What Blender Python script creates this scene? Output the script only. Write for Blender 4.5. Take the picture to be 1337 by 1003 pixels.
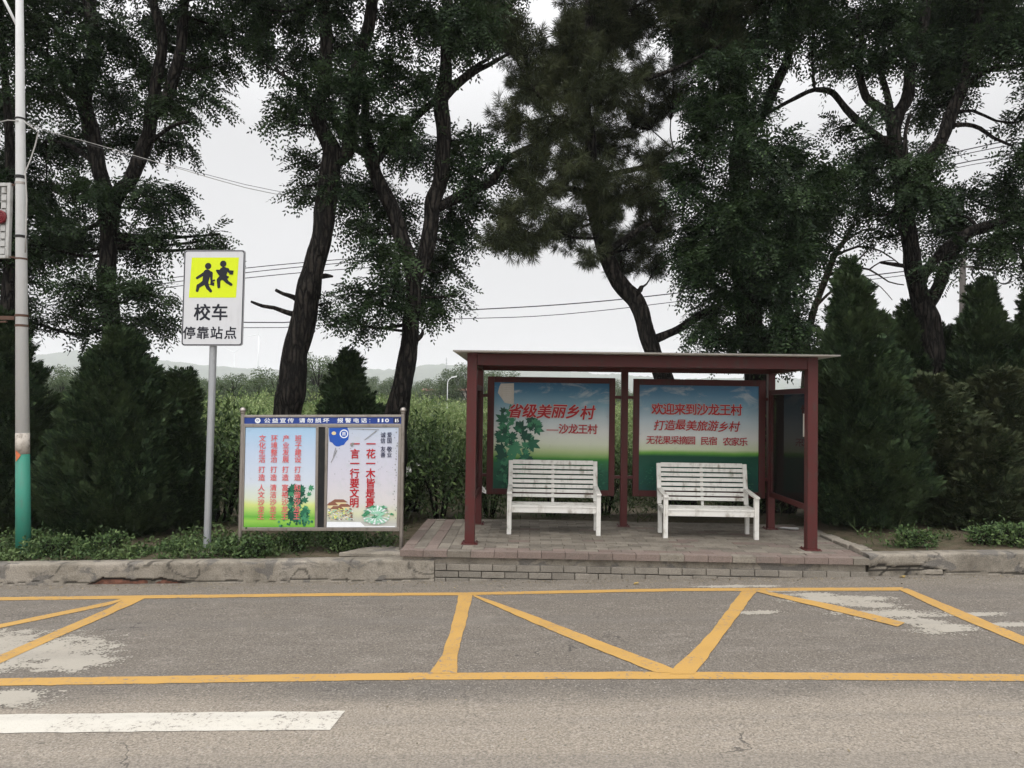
import bpy, math, random
import numpy as np
from mathutils import Vector, Matrix, noise as mnoise

# ------------------------------------------------------------------ scene, camera, light
for o in list(bpy.data.objects):
    bpy.data.objects.remove(o)
S = bpy.context.scene
COL = S.collection
rng = np.random.default_rng(7)
random.seed(7)

EYE = np.array([0.0, 0.0, 2.1])
FPX, RHO, XV, HV = 980.0, 0.0136, 690.3, 528.0      # focal length in photo pixels, roll, vanishing point of +Y


def cam_basis():
    cx0 = np.array([math.cos(RHO), 0, math.sin(RHO)])
    cy0 = np.array([-math.sin(RHO), 0, math.cos(RHO)])
    f = np.array([0, 1.0, 0]) - (XV - 668.5) / FPX * cx0 + (HV - 501.5) / FPX * cy0
    f /= np.linalg.norm(f)
    cx = cx0 - f * (cx0 @ f)
    cx /= np.linalg.norm(cx)
    return cx, np.cross(cx, f), f


CX, CY, CF = cam_basis()
cd = bpy.data.cameras.new('camera')
cam = bpy.data.objects.new('camera', cd)
COL.objects.link(cam)
cam.matrix_world = Matrix(((CX[0], CY[0], -CF[0], EYE[0]), (CX[1], CY[1], -CF[1], EYE[1]),
                           (CX[2], CY[2], -CF[2], EYE[2]), (0, 0, 0, 1)))
cd.sensor_width = 36.0
cd.lens = FPX / 1337.0 * 36.0
cd.clip_start, cd.clip_end = 0.05, 9000.0
S.camera = cam

SUN_EL, SUN_AZ = math.radians(58), math.radians(200)
w = bpy.data.worlds.new('World')
S.world = w
w.use_nodes = True
nt = w.node_tree
nt.nodes.clear()
sky = nt.nodes.new('ShaderNodeTexSky')
sky.sky_type = 'NISHITA'
sky.sun_disc = False
sky.sun_elevation = SUN_EL
sky.sun_rotation = SUN_AZ
sky.dust_density = 4.0
hs = nt.nodes.new('ShaderNodeHueSaturation')
hs.inputs['Saturation'].default_value = 0.10
tc = nt.nodes.new('ShaderNodeTexCoord')
sx = nt.nodes.new('ShaderNodeSeparateXYZ')
rampw = nt.nodes.new('ShaderNodeMapRange')          # overcast: brighter overhead than at the horizon
rampw.inputs['From Min'].default_value = 0.32
rampw.inputs['From Max'].default_value = 0.95
rampw.inputs['To Min'].default_value = 7.6
rampw.inputs['To Max'].default_value = 22.0
sunside = nt.nodes.new('ShaderNodeMapRange')        # the cloud is brighter on the side the sun stands (behind the camera)
sunside.inputs['From Min'].default_value = 0.55
sunside.inputs['From Max'].default_value = -0.6
sunside.inputs['To Min'].default_value = 1.0
sunside.inputs['To Max'].default_value = 1.9
muls = nt.nodes.new('ShaderNodeMath'); muls.operation = 'MULTIPLY'
cn = nt.nodes.new('ShaderNodeTexNoise')
cn.inputs['Scale'].default_value = 3.0
cn.inputs['Detail'].default_value = 4.0
cm = nt.nodes.new('ShaderNodeMath'); cm.operation = 'MULTIPLY_ADD'
cm.inputs[1].default_value = 0.14
cm.inputs[2].default_value = 0.93
mulc = nt.nodes.new('ShaderNodeMath'); mulc.operation = 'MULTIPLY'
comb = nt.nodes.new('ShaderNodeVectorMath'); comb.operation = 'SCALE'
comb.inputs[0].default_value = (1.0, 1.0, 1.015)
mixw = nt.nodes.new('ShaderNodeMix')
mixw.data_type = 'RGBA'
mixw.inputs['Factor'].default_value = 0.85
bg = nt.nodes.new('ShaderNodeBackground')
bg.inputs['Strength'].default_value = 0.085
out = nt.nodes.new('ShaderNodeOutputWorld')
L = nt.links.new
L(sky.outputs[0], hs.inputs['Color'])
L(tc.outputs['Generated'], sx.inputs[0])
L(sx.outputs['Z'], rampw.inputs['Value'])
L(tc.outputs['Generated'], cn.inputs['Vector'])
L(cn.outputs['Fac'], cm.inputs[0])
L(sx.outputs['Y'], sunside.inputs['Value'])
L(rampw.outputs[0], muls.inputs[0])
L(sunside.outputs[0], muls.inputs[1])
L(muls.outputs[0], mulc.inputs[0])
L(cm.outputs[0], mulc.inputs[1])
L(mulc.outputs[0], comb.inputs['Scale'])
L(hs.outputs[0], mixw.inputs['A'])
L(comb.outputs[0], mixw.inputs['B'])
L(mixw.outputs['Result'], bg.inputs['Color'])
L(bg.outputs[0], out.inputs['Surface'])

sl = bpy.data.lights.new('sun', 'SUN')
sl.energy = 0.6
sl.angle = math.radians(25)
sl.color = (1.0, 0.95, 0.88)
so = bpy.data.objects.new('sun', sl)
COL.objects.link(so)
sd = Vector((math.sin(SUN_AZ) * math.cos(SUN_EL), math.cos(SUN_AZ) * math.cos(SUN_EL), math.sin(SUN_EL)))
so.rotation_euler = sd.to_track_quat('Z', 'Y').to_euler()
so.location = (0, -10, 30)

S.view_settings.view_transform = 'Standard'
S.view_settings.look = 'None'
S.view_settings.exposure = 0.42
S.view_settings.gamma = 1.0
S.render.engine = 'CYCLES'
S.cycles.use_denoising = True
S.cycles.max_bounces = 6
S.cycles.diffuse_bounces = 3
S.cycles.glossy_bounces = 3
S.cycles.transparent_max_bounces = 12
S.cycles.volume_bounces = 1


# ------------------------------------------------------------------ measuring the photograph
def ray(px, py):
    return CF + CX * (px - 668.5) / FPX - CY * (py - 501.5) / FPX


def PY(px, py, Y):                      # the point at depth Y seen at a photo pixel
    d = ray(px, py)
    return EYE + d * (Y / d[1])


RZ0, RG = -0.016, 0.0302                # the road climbs to the right


def road_z(X):
    X = np.asarray(X, float)
    a = np.abs(X)
    lin = np.where(a < 12, a, 12 + 10 * np.tanh((a - 12) / 10))
    return RZ0 + RG * np.sign(X) * lin


def G(px, py, dz=0.0):                  # a pixel on the road
    d = ray(px, py)
    t = (RZ0 + dz - 2.1) / (d[2] - RG * d[0])
    return EYE + t * d


def sstep(a, b, x):
    t = np.clip((np.asarray(x, float) - a) / (b - a), 0, 1)
    return t * t * (3 - 2 * t)


def ground_z(X, Y):
    X = np.asarray(X, float); Y = np.asarray(Y, float)
    r = road_z(X)
    verge = r + 0.235
    field = -0.25 + 0 * X
    z = np.where(Y < 9.25, r - 0.06, verge)
    k = sstep(11.8, 19.0, Y)
    z = np.where(Y >= 9.25, verge * (1 - k) + field * k, z)
    z = np.where((X > -1.75) & (X < 4.35) & (Y > 9.2) & (Y < 11.8), np.minimum(z, 0.2), z)
    return z


# ------------------------------------------------------------------ object helpers
LOCALS = set()          # things whose parts are written in the thing's own coordinates


def tag(o, label=None, cat=None, group=None, kind=None):
    if label: o['label'] = label
    if cat: o['category'] = cat
    if group: o['group'] = group
    if kind: o['kind'] = kind
    return o


def thing(name, label, cat, loc=(0, 0, 0), rz=0.0, group=None):
    o = bpy.data.objects.new(name, None)
    COL.objects.link(o)
    o.location = Vector([float(v) for v in loc])
    o.rotation_euler = (0, 0, rz)
    o.empty_display_size = 0.2
    return tag(o, label, cat, group)


def abs_loc(o):
    p = Vector(o.location)
    while o.parent:
        o = o.parent
        p = p + Vector(o.location)
    return p


class MB:
    def __init__(s):
        s.v = []; s.f = []; s.m = []; s.mi = 0

    def add(s, vs, fs):
        b = len(s.v)
        s.v += [tuple(float(c) for c in p) for p in vs]
        for f in fs:
            s.f.append([b + i for i in f]); s.m.append(s.mi)

    def box(s, lo, hi, M=None):
        x0, y0, z0 = lo; x1, y1, z1 = hi
        vs = [(x0, y0, z0), (x1, y0, z0), (x1, y1, z0), (x0, y1, z0), (x0, y0, z1), (x1, y0, z1), (x1, y1, z1), (x0, y1, z1)]
        if M is not None: vs = [M @ Vector(v) for v in vs]
        s.add(vs, [(0, 3, 2, 1), (4, 5, 6, 7), (0, 1, 5, 4), (1, 2, 6, 5), (2, 3, 7, 6), (3, 0, 4, 7)])

    def bar(s, a, b, wx, wz, up=(0, 0, 1)):            # rectangular bar between two points
        a = Vector(a); b = Vector(b); d = (b - a).normalized()
        u = Vector(up)
        if abs(d.dot(u)) > 0.98: u = Vector((0, 1, 0))
        r = d.cross(u).normalized(); u = r.cross(d).normalized()
        vs = []
        for p in (a, b):
            for sx_, sz_ in ((-1, -1), (1, -1), (1, 1), (-1, 1)):
                vs.append(p + r * sx_ * wx / 2 + u * sz_ * wz / 2)
        s.add(vs, [(3, 2, 1, 0), (4, 5, 6, 7), (0, 1, 5, 4), (1, 2, 6, 5), (2, 3, 7, 6), (3, 0, 4, 7)])

    def tube(s, pts, rad, n=8, cap=True):
        pts = [Vector([float(c) for c in p]) for p in pts]
        if not hasattr(rad, '__len__'): rad = [rad] * len(pts)
        rings = []; prev = None
        for i, p in enumerate(pts):
            d = (pts[min(i + 1, len(pts) - 1)] - pts[max(i - 1, 0)])
            if d.length < 1e-9: d = Vector((0, 0, 1))
            d.normalize()
            if prev is None:
                u = Vector((1, 0, 0)) if abs(d.x) < 0.8 else Vector((0, 1, 0))
            else:
                u = prev
            u = (u - d * u.dot(d)).normalized(); prev = u
            v = d.cross(u)
            rings.append([p + (u * math.cos(2 * math.pi * k / n) + v * math.sin(2 * math.pi * k / n)) * rad[i] for k in range(n)])
        vs = [q for r in rings for q in r]; fs = []
        for i in range(len(rings) - 1):
            for k in range(n):
                fs.append((i * n + k, i * n + (k + 1) % n, (i + 1) * n + (k + 1) % n, (i + 1) * n + k))
        if cap:
            fs.append(tuple(range(n - 1, -1, -1)))
            fs.append(tuple(range((len(rings) - 1) * n, len(rings) * n)))
        s.add(vs, fs)

    def ball(s, c, r, n=12, m=8, sz=1.0):
        vs = [(c[0], c[1], c[2] - r * sz)]
        for i in range(1, m):
            a = -math.pi / 2 + math.pi * i / m
            for k in range(n):
                b = 2 * math.pi * k / n
                vs.append((c[0] + r * math.cos(a) * math.cos(b), c[1] + r * math.cos(a) * math.sin(b), c[2] + r * sz * math.sin(a)))
        vs.append((c[0], c[1], c[2] + r * sz)); fs = []
        for k in range(n):
            fs.append((0, 1 + (k + 1) % n, 1 + k))
            fs.append((len(vs) - 1, 1 + (m - 2) * n + k, 1 + (m - 2) * n + (k + 1) % n))
        for i in range(m - 2):
            for k in range(n):
                fs.append((1 + i * n + k, 1 + i * n + (k + 1) % n, 1 + (i + 1) * n + (k + 1) % n, 1 + (i + 1) * n + k))
        s.add(vs, fs)

    def torus(s, c, R, r, axis='y', n=28, m=6):
        pts = []
        for i in range(n + 1):
            a = 2 * math.pi * i / n
            if axis == 'y': pts.append((c[0] + R * math.cos(a), c[1], c[2] + R * math.sin(a)))
            else: pts.append((c[0] + R * math.cos(a), c[1] + R * math.sin(a), c[2]))
        s.tube(pts, r, m, cap=False)

    def poly(s, pts):
        s.add(pts, [tuple(range(len(pts)))])

    def slab(s, pts, off):                                # polygon given thickness along off
        n = len(pts); off = np.array(off, float)
        vs = [np.array(p, float) for p in pts]; vs += [p + off for p in vs]
        fs = [tuple(range(n)), tuple(range(2 * n - 1, n - 1, -1))]
        for k in range(n): fs.append((k, n + k, n + (k + 1) % n, (k + 1) % n))
        s.add(vs, fs)

    def build(s, name, mats, parent=None, smooth=False, bevel=0.0):
        me = bpy.data.meshes.new(name)
        v = np.array(s.v, float).reshape(-1, 3)
        if parent is not None:
            v = v - np.array(abs_loc(parent)) if parent.name not in LOCALS else v
        me.from_pydata(v.tolist(), [], s.f)
        if not isinstance(mats, (list, tuple)): mats = [mats]
        for m in mats: me.materials.append(m)
        if len(mats) > 1: me.polygons.foreach_set('material_index', s.m)
        if smooth: me.polygons.foreach_set('use_smooth', [True] * len(me.polygons))
        me.update()
        o = bpy.data.objects.new(name, me)
        COL.objects.link(o)
        if parent is not None: o.parent = parent
        if bevel:
            b = o.modifiers.new('bevel', 'BEVEL'); b.width = bevel; b.segments = 2; b.limit_method = 'ANGLE'
        return o


def quads_obj(name, V, mat, parent=None, extra=None, smooth=False):
    """V: (N*4,3) array of quads; extra: an MB whose faces are appended (same material)."""
    V = np.asarray(V, np.float32).reshape(-1, 3)
    n = len(V) // 4
    loops = np.arange(n * 4, dtype=np.int32)
    starts = np.arange(n, dtype=np.int32) * 4
    tot = np.full(n, 4, np.int32)
    if extra is not None and extra.f:
        ev = np.array(extra.v, np.float32)
        el = np.concatenate([np.array(f, np.int32) for f in extra.f]) + len(V)
        et = np.array([len(f) for f in extra.f], np.int32)
        es = np.concatenate([[0], np.cumsum(et)[:-1]]).astype(np.int32) + len(loops)
        V = np.vstack([V, ev]); loops = np.concatenate([loops, el]); starts = np.concatenate([starts, es]); tot = np.concatenate([tot, et])
    if parent is not None and parent.name not in LOCALS:
        V = V - np.array(abs_loc(parent), np.float32)
    me = bpy.data.meshes.new(name)
    me.vertices.add(len(V)); me.vertices.foreach_set('co', V.ravel().astype(np.float32))
    me.loops.add(len(loops)); me.loops.foreach_set('vertex_index', loops.astype(np.int32))
    me.polygons.add(len(starts)); me.polygons.foreach_set('loop_start', starts.astype(np.int32))
    try: me.polygons.foreach_set('loop_total', tot)
    except Exception: pass
    me.materials.append(mat)
    me.update(calc_edges=True); me.validate()
    o = bpy.data.objects.new(name, me)
    COL.objects.link(o)
    if parent is not None: o.parent = parent
    return o


def copy_tree(o, parent=None):
    c = o.copy(); COL.objects.link(c)
    if parent is not None: c.parent = parent
    for ch in o.children: copy_tree(ch, c)
    return c


# ------------------------------------------------------------------ materials
def lin(r, g, b):
    return tuple(((c / 255) / 12.92 if c / 255 <= 0.04045 else ((c / 255 + 0.055) / 1.055) ** 2.4) for c in (r, g, b)) + (1.0,)


class NT:
    def __init__(s, name):
        s.m = bpy.data.materials.new(name); s.m.use_nodes = True
        s.t = s.m.node_tree; s.b = s.t.nodes['Principled BSDF']; s.o = s.t.nodes['Material Output']

    def n(s, typ, **kw):
        nd = s.t.nodes.new(typ)
        for k, v in kw.items(): setattr(nd, k, v)
        return nd

    def l(s, a, b): s.t.links.new(a, b)

    def coord(s, scale=(1, 1, 1), kind='Object'):
        tcn = s.n('ShaderNodeTexCoord'); mp = s.n('ShaderNodeMapping')
        mp.inputs['Scale'].default_value = scale
        s.l(tcn.outputs[kind], mp.inputs['Vector'])
        return mp.outputs[0]

    def noise(s, vec, scale, detail=5.0, rough=0.6, dist=0.0):
        nd = s.n('ShaderNodeTexNoise')
        nd.inputs['Scale'].default_value = scale; nd.inputs['Detail'].default_value = detail
        nd.inputs['Roughness'].default_value = rough; nd.inputs['Distortion'].default_value = dist
        s.l(vec, nd.inputs['Vector'])
        return nd.outputs['Fac']

    def ramp(s, fac, stops, interp='LINEAR'):
        r = s.n('ShaderNodeValToRGB'); cr = r.color_ramp; cr.interpolation = interp
        while len(cr.elements) > 1: cr.elements.remove(cr.elements[-1])
        cr.elements[0].position = stops[0][0]; cr.elements[0].color = stops[0][1]
        for p, c in stops[1:]:
            e = cr.elements.new(p); e.color = c
        s.l(fac, r.inputs[0])
        return r.outputs[0]

    def mix(s, fac, a, b, mode='MIX'):
        m = s.n('ShaderNodeMix', data_type='RGBA', blend_type=mode)
        for sock, val in ((m.inputs['Factor'], fac), (m.inputs['A'], a), (m.inputs['B'], b)):
            if hasattr(val, 'is_output'): s.l(val, sock)
            else: sock.default_value = val
        return m.outputs['Result']

    def math(s, op, a, b=None, clamp=False):
        m = s.n('ShaderNodeMath', operation=op, use_clamp=clamp)
        for i, val in enumerate((a, b)):
            if val is None: continue
            if hasattr(val, 'is_output'): s.l(val, m.inputs[i])
            else: m.inputs[i].default_value = val
        return m.outputs[0]

    def step(s, v, a, b):
        m = s.n('ShaderNodeMapRange', interpolation_type='SMOOTHSTEP')
        s.l(v, m.inputs['Value'])
        m.inputs['From Min'].default_value = a; m.inputs['From Max'].default_value = b
        return m.outputs[0]

    def bump(s, h, strength=0.3, dist=0.01):
        b = s.n('ShaderNodeBump'); b.inputs['Strength'].default_value = strength; b.inputs['Distance'].default_value = dist
        s.l(h, b.inputs['Height']); s.l(b.outputs[0], s.b.inputs['Normal'])

    def fin(s, col, rough=0.7, metal=0.0, spec=None):
        if hasattr(col, 'is_output'): s.l(col, s.b.inputs['Base Color'])
        else: s.b.inputs['Base Color'].default_value = col
        if hasattr(rough, 'is_output'): s.l(rough, s.b.inputs['Roughness'])
        else: s.b.inputs['Roughness'].default_value = rough
        s.b.inputs['Metallic'].default_value = metal
        if spec is not None: s.b.inputs['Specular IOR Level'].default_value = spec
        return s.m


GREY = lambda v: (v, v, v, 1.0)


def paint(name, col, rough=0.45, dirt=0.25, scale=6.0, bump=0.05, dirtcol=(0.10, 0.085, 0.065, 1), metal=0.0, streak=True):
    t = NT(name); v = t.coord()
    n1 = t.noise(v, scale, 6, 0.65)
    v2 = t.coord((9, 9, 0.9)) if streak else v
    n2 = t.noise(v2, 2.2, 4, 0.6)
    f = t.math('MULTIPLY', t.step(n1, 0.42, 0.75), t.step(n2, 0.38, 0.7))
    f = t.math('MULTIPLY', f, dirt * 2.4, clamp=True)
    c = t.mix(f, col, dirtcol)
    n3 = t.noise(v, 55, 2, 0.5)
    c = t.mix(t.math('MULTIPLY', n3, 0.14), c, (col[0] * 0.6, col[1] * 0.6, col[2] * 0.6, 1))
    t.bump(n1, bump, 0.01)
    return t.fin(c, rough, metal, 0.22)


def leaf_mat(name, a, b, c=None, rough=0.6, trans=0.12, spec=0.18):
    t = NT(name)
    g = t.n('ShaderNodeNewGeometry')
    stops = [(0.0, a + (1,)), (0.75, b + (1,))]
    if c: stops.append((1.0, c + (1,)))
    col = t.ramp(g.outputs['Random Per Island'], stops)
    n = t.noise(t.coord(), 1.6, 2, 0.5)
    hi_ = c if c else b
    col = t.mix(t.math('MULTIPLY', t.step(n, 0.45, 0.68), 0.6), col, (hi_[0] * 0.8, hi_[1] * 0.8, hi_[2] * 0.8, 1))
    m = t.fin(col, rough, 0, spec)
    if trans:
        tr = t.n('ShaderNodeBsdfTranslucent'); ms = t.n('ShaderNodeMixShader')
        ms.inputs[0].default_value = trans
        t.l(col, tr.inputs['Color']); t.l(t.b.outputs[0], ms.inputs[1]); t.l(tr.outputs[0], ms.inputs[2])
        t.l(ms.outputs[0], t.o.inputs['Surface'])
    return m


def m_asphalt():
    t = NT('asphalt'); v = t.coord()
    sp = t.n('ShaderNodeSeparateXYZ'); t.l(v, sp.inputs[0])
    big = t.noise(t.coord((0.5, 1.2, 1)), 1.0, 6, 0.6)
    mid = t.noise(t.coord((0.5, 1.6, 1)), 4.0, 6, 0.7)
    fine = t.noise(v, 60, 3, 0.75)
    vo = t.n('ShaderNodeTexVoronoi'); vo.inputs['Scale'].default_value = 95; t.l(v, vo.inputs['Vector'])
    lane = t.step(t.math('ADD', sp.outputs['Y'], t.math('MULTIPLY', big, 0.5)), 6.05, 5.45)
    base = t.mix(lane, (0.132, 0.115, 0.096, 1), (0.222, 0.192, 0.156, 1))
    edge = t.step(t.math('ADD', sp.outputs['Y'], t.math('MULTIPLY', mid, 0.35)), 8.62, 8.95)
    base = t.mix(t.math('MULTIPLY', edge, 0.5), base, (0.17, 0.148, 0.118, 1))
    worn = t.step(mid, 0.45, 0.72)
    base = t.mix(t.math('MULTIPLY', worn, 0.3), base, (0.23, 0.205, 0.18, 1))
    band = t.math('MULTIPLY', t.step(sp.outputs['Y'], 5.30, 5.60), t.step(sp.outputs['Y'], 5.86, 5.7))
    base = t.mix(t.math('MULTIPLY', t.math('MULTIPLY', band, t.step(big, 0.35, 0.65)), 0.5), base, (0.10, 0.092, 0.083, 1))
    dark = t.step(t.noise(t.coord((0.35, 1.0, 1)), 2.3, 5, 0.6), 0.56, 0.74)
    base = t.mix(t.math('MULTIPLY', dark, 0.35), base, (0.07, 0.064, 0.058, 1))
    sp1 = t.step(fine, 0.36, 0.66)
    base = t.mix(1.0, base, t.ramp(sp1, [(0, GREY(0.66)), (1, GREY(1.28))]), 'MULTIPLY')
    g1 = t.math('MULTIPLY', t.step(vo.outputs['Color'], 0.8, 0.95), 0.55)
    base = t.mix(g1, base, (0.36, 0.335, 0.30, 1))
    g2 = t.step(vo.outputs['Color'], 0.22, 0.1)
    base = t.mix(t.math('MULTIPLY', g2, 0.5), base, (0.045, 0.042, 0.04, 1))
    tyre = t.math('MULTIPLY', t.step(t.noise(t.coord((0.05, 2.1, 1)), 1.0, 3, 0.5), 0.5, 0.66), 0.3)
    base = t.mix(tyre, base, (0.115, 0.105, 0.094, 1))
    oil = t.step(t.noise(v, 2.7, 3, 0.5, 0.6), 0.70, 0.78)
    base = t.mix(t.math('MULTIPLY', oil, 0.45), base, (0.06, 0.056, 0.05, 1))
    dust = t.step(t.noise(v, 0.9, 6, 0.7), 0.55, 0.75)
    base = t.mix(t.math('MULTIPLY', dust, 0.3), base, (0.26, 0.232, 0.196, 1))
    # thin cracks
    vc = t.n('ShaderNodeTexVoronoi', feature='DISTANCE_TO_EDGE'); vc.inputs['Scale'].default_value = 0.45
    wv = t.n('ShaderNodeVectorMath', operation='ADD')
    nd = t.n('ShaderNodeTexNoise'); nd.inputs['Scale'].default_value = 2.5; nd.inputs['Detail'].default_value = 6
    t.l(v, nd.inputs['Vector']); t.l(v, wv.inputs[0]); t.l(nd.outputs['Color'], wv.inputs[1]); t.l(wv.outputs[0], vc.inputs['Vector'])
    cr = t.math('MULTIPLY', t.step(vc.outputs['Distance'], 0.006, 0.0015), t.step(big, 0.5, 0.62))
    base = t.mix(t.math('MULTIPLY', cr, 0.7), base, (0.04, 0.037, 0.034, 1))
    h = t.math('ADD', t.math('MULTIPLY', fine, 1.0), t.math('MULTIPLY', vo.outputs['Distance'], 0.6))
    t.bump(h, 0.55, 0.006)
    return t.fin(base, 0.88, 0, 0.25)


def m_roadpaint(name, col, wear=0.5):
    t = NT(name); v = t.coord()
    n1 = t.noise(v, 26, 5, 0.75); n2 = t.noise(v, 2.2, 5, 0.6); fine = t.noise(v, 120, 2, 0.6)
    f = t.math('MULTIPLY', t.step(n1, 0.53, 0.66), t.step(n2, 0.38, 0.62))
    f = t.math('ADD', t.math('MULTIPLY', f, wear), t.math('MULTIPLY', t.step(fine, 0.62, 0.74), 0.5 * wear), clamp=True)
    ty = t.step(t.noise(t.coord((0.06, 2.4, 1)), 1.0, 4, 0.6), 0.5, 0.7)
    c = t.mix(t.math('MULTIPLY', ty, 0.35), col, (col[0] * 0.6, col[1] * 0.6, col[2] * 0.65, 1))
    col2 = col
    c = t.mix(t.math('MULTIPLY', t.step(n2, 0.4, 0.7), 0.3), c, (col[0] * 0.78, col[1] * 0.74, col[2] * 0.7, 1))
    c = t.mix(t.math('MULTIPLY', fine, 0.25), c, (col[0] * 0.66, col[1] * 0.66, col[2] * 0.66, 1))
    c = t.mix(f, c, (0.16, 0.145, 0.13, 1))
    t.bump(t.noise(v, 75, 3, 0.7), 0.5, 0.005)
    return t.fin(c, 0.75, 0, 0.3)


def m_concrete():
    t = NT('concrete'); v = t.coord()
    n1 = t.noise(v, 1.7, 6, 0.65, 0.4); n2 = t.noise(v, 7, 6, 0.7); n3 = t.noise(v, 60, 3, 0.7)
    c = t.ramp(n1, [(0.3, (0.115, 0.1, 0.08, 1)), (0.5, (0.22, 0.195, 0.158, 1)), (0.68, (0.27, 0.24, 0.2, 1))])
    c = t.mix(t.math('MULTIPLY', t.step(n2, 0.5, 0.68), 0.6), c, (0.085, 0.076, 0.064, 1))
    n4 = t.noise(t.coord((1.0, 1.0, 1.6)), 2.6, 5, 0.55, 0.8)
    c = t.mix(t.math('MULTIPLY', t.step(n4, 0.54, 0.6), 0.7), c, (0.10, 0.094, 0.088, 1))
    c = t.mix(1.0, c, t.ramp(n3, [(0.3, GREY(0.75)), (0.7, GREY(1.2))]), 'MULTIPLY')
    a = t.n('ShaderNodeAttribute', attribute_name='exposed')
    br = t.ramp(t.noise(v, 14, 4, 0.6), [(0.35, (0.09, 0.04, 0.028, 1)), (0.65, (0.23, 0.1, 0.066, 1))])
    c = t.mix(t.step(a.outputs['Fac'], 0.45, 0.6), c, br)
    a2 = t.n('ShaderNodeAttribute', attribute_name='crack')
    c = t.mix(a2.outputs['Fac'], c, (0.03, 0.027, 0.022, 1))
    t.bump(t.math('ADD', n3, t.math('MULTIPLY', n2, 2)), 0.5, 0.012)
    return t.fin(c, 0.92, 0, 0.2)


def m_brick(name, a, b, stain=(0.09, 0.08, 0.068, 1)):
    t = NT(name); v = t.coord()
    g = t.n('ShaderNodeNewGeometry')
    c = t.ramp(g.outputs['Random Per Island'], [(0, a + (1,)), (1, b + (1,))])
    n1 = t.noise(v, 3.0, 6, 0.7); n2 = t.noise(v, 70, 3, 0.7)
    c = t.mix(t.math('MULTIPLY', t.step(n1, 0.45, 0.7), 0.65), c, stain)
    c = t.mix(1.0, c, t.ramp(n2, [(0.3, GREY(0.72)), (0.7, GREY(1.22))]), 'MULTIPLY')
    t.bump(n2, 0.4, 0.006)
    return t.fin(c, 0.92, 0, 0.2)


def m_bark(name, a, b, sc=1.0):
    t = NT(name)
    v = t.coord((9 * sc, 9 * sc, 1.7 * sc))
    vo = t.n('ShaderNodeTexVoronoi', feature='DISTANCE_TO_EDGE'); vo.inputs['Scale'].default_value = 1.6
    nd = t.n('ShaderNodeTexNoise'); nd.inputs['Scale'].default_value = 1.4; nd.inputs['Detail'].default_value = 5
    wv = t.n('ShaderNodeVectorMath', operation='ADD')
    t.l(v, nd.inputs['Vector']); t.l(v, wv.inputs[0]); t.l(nd.outputs['Color'], wv.inputs[1]); t.l(wv.outputs[0], vo.inputs['Vector'])
    n2 = t.noise(t.coord(), 20, 4, 0.7)
    h = t.step(vo.outputs['Distance'], 0.0, 0.28)
    c = t.mix(h, a + (1,), b + (1,))
    c = t.mix(1.0, c, t.ramp(n2, [(0.3, GREY(0.6)), (0.7, GREY(1.3))]), 'MULTIPLY')
    t.bump(t.math('ADD', h, t.math('MULTIPLY', n2, 0.4)), 1.0, 0.03)
    return t.fin(c, 0.95, 0, 0.1)


def m_ground():
    t = NT('soil'); v = t.coord()
    n1 = t.noise(v, 0.6, 6, 0.6); n2 = t.noise(v, 12, 6, 0.7); n3 = t.noise(v, 70, 3, 0.7)
    c = t.ramp(n1, [(0.35, (0.06, 0.05, 0.032, 1)), (0.55, (0.1, 0.08, 0.055, 1)), (0.7, (0.035, 0.05, 0.02, 1))])
    c = t.mix(t.math('MULTIPLY', t.step(n2, 0.5, 0.65), 0.6), c, (0.03, 0.042, 0.018, 1))
    c = t.mix(1.0, c, t.ramp(n3, [(0.3, GREY(0.6)), (0.7, GREY(1.35))]), 'MULTIPLY')
    t.bump(n2, 0.7, 0.04)
    return t.fin(c, 0.95, 0, 0.1)


def dim(st, k=0.80):
    return [(p, tuple(v * k for v in c[:3]) + (1.0,)) for p, c in st]


def fade(c, k=0.12, w_=0.02):
    g = (c[0] + c[1] + c[2]) / 3
    return tuple((v * (1 - k) + g * k) * (1 - w_) + 0.45 * w_ for v in c[:3]) + (1.0,)


def m_print(name, axis_stops, noise_amt=0.10, z0=0.0, z1=1.0, blob=None, rough=0.35):
    """a printed picture: colour bands by height on the sheet (object Z), with soft painted irregularity"""
    t = NT(name); tcn = t.n('ShaderNodeTexCoord'); sp = t.n('ShaderNodeSeparateXYZ')
    t.l(tcn.outputs['Object'], sp.inputs[0])
    n = t.noise(tcn.outputs['Object'], 2.2, 5, 0.6)
    mr = t.n('ShaderNodeMapRange'); t.l(sp.outputs['Z'], mr.inputs['Value'])
    mr.inputs['From Min'].default_value = z0; mr.inputs['From Max'].default_value = z1
    f = t.math('ADD', mr.outputs[0], t.math('MULTIPLY', t.math('SUBTRACT', n, 0.5), noise_amt))
    c = t.ramp(f, axis_stops)
    if blob:
        mpn = t.n('ShaderNodeMapping'); mpn.inputs['Scale'].default_value = blob[0]
        t.l(tcn.outputs['Object'], mpn.inputs['Vector'])
        n2 = t.noise(mpn.outputs[0], blob[1], 6, 0.65, 0.6)
        k = t.math('MULTIPLY', t.step(n2, 0.5, 0.68), t.math('MULTIPLY', t.step(mr.outputs[0], blob[3], blob[4]), blob[5]))
        c = t.mix(k, c, blob[2])
    gr = t.noise(tcn.outputs['Object'], 9, 5, 0.7)
    c = t.mix(t.math('MULTIPLY', t.step(gr, 0.55, 0.8), 0.18), c, (0.16, 0.15, 0.13, 1))
    return t.fin(c, rough, 0, 0.2)


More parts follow.
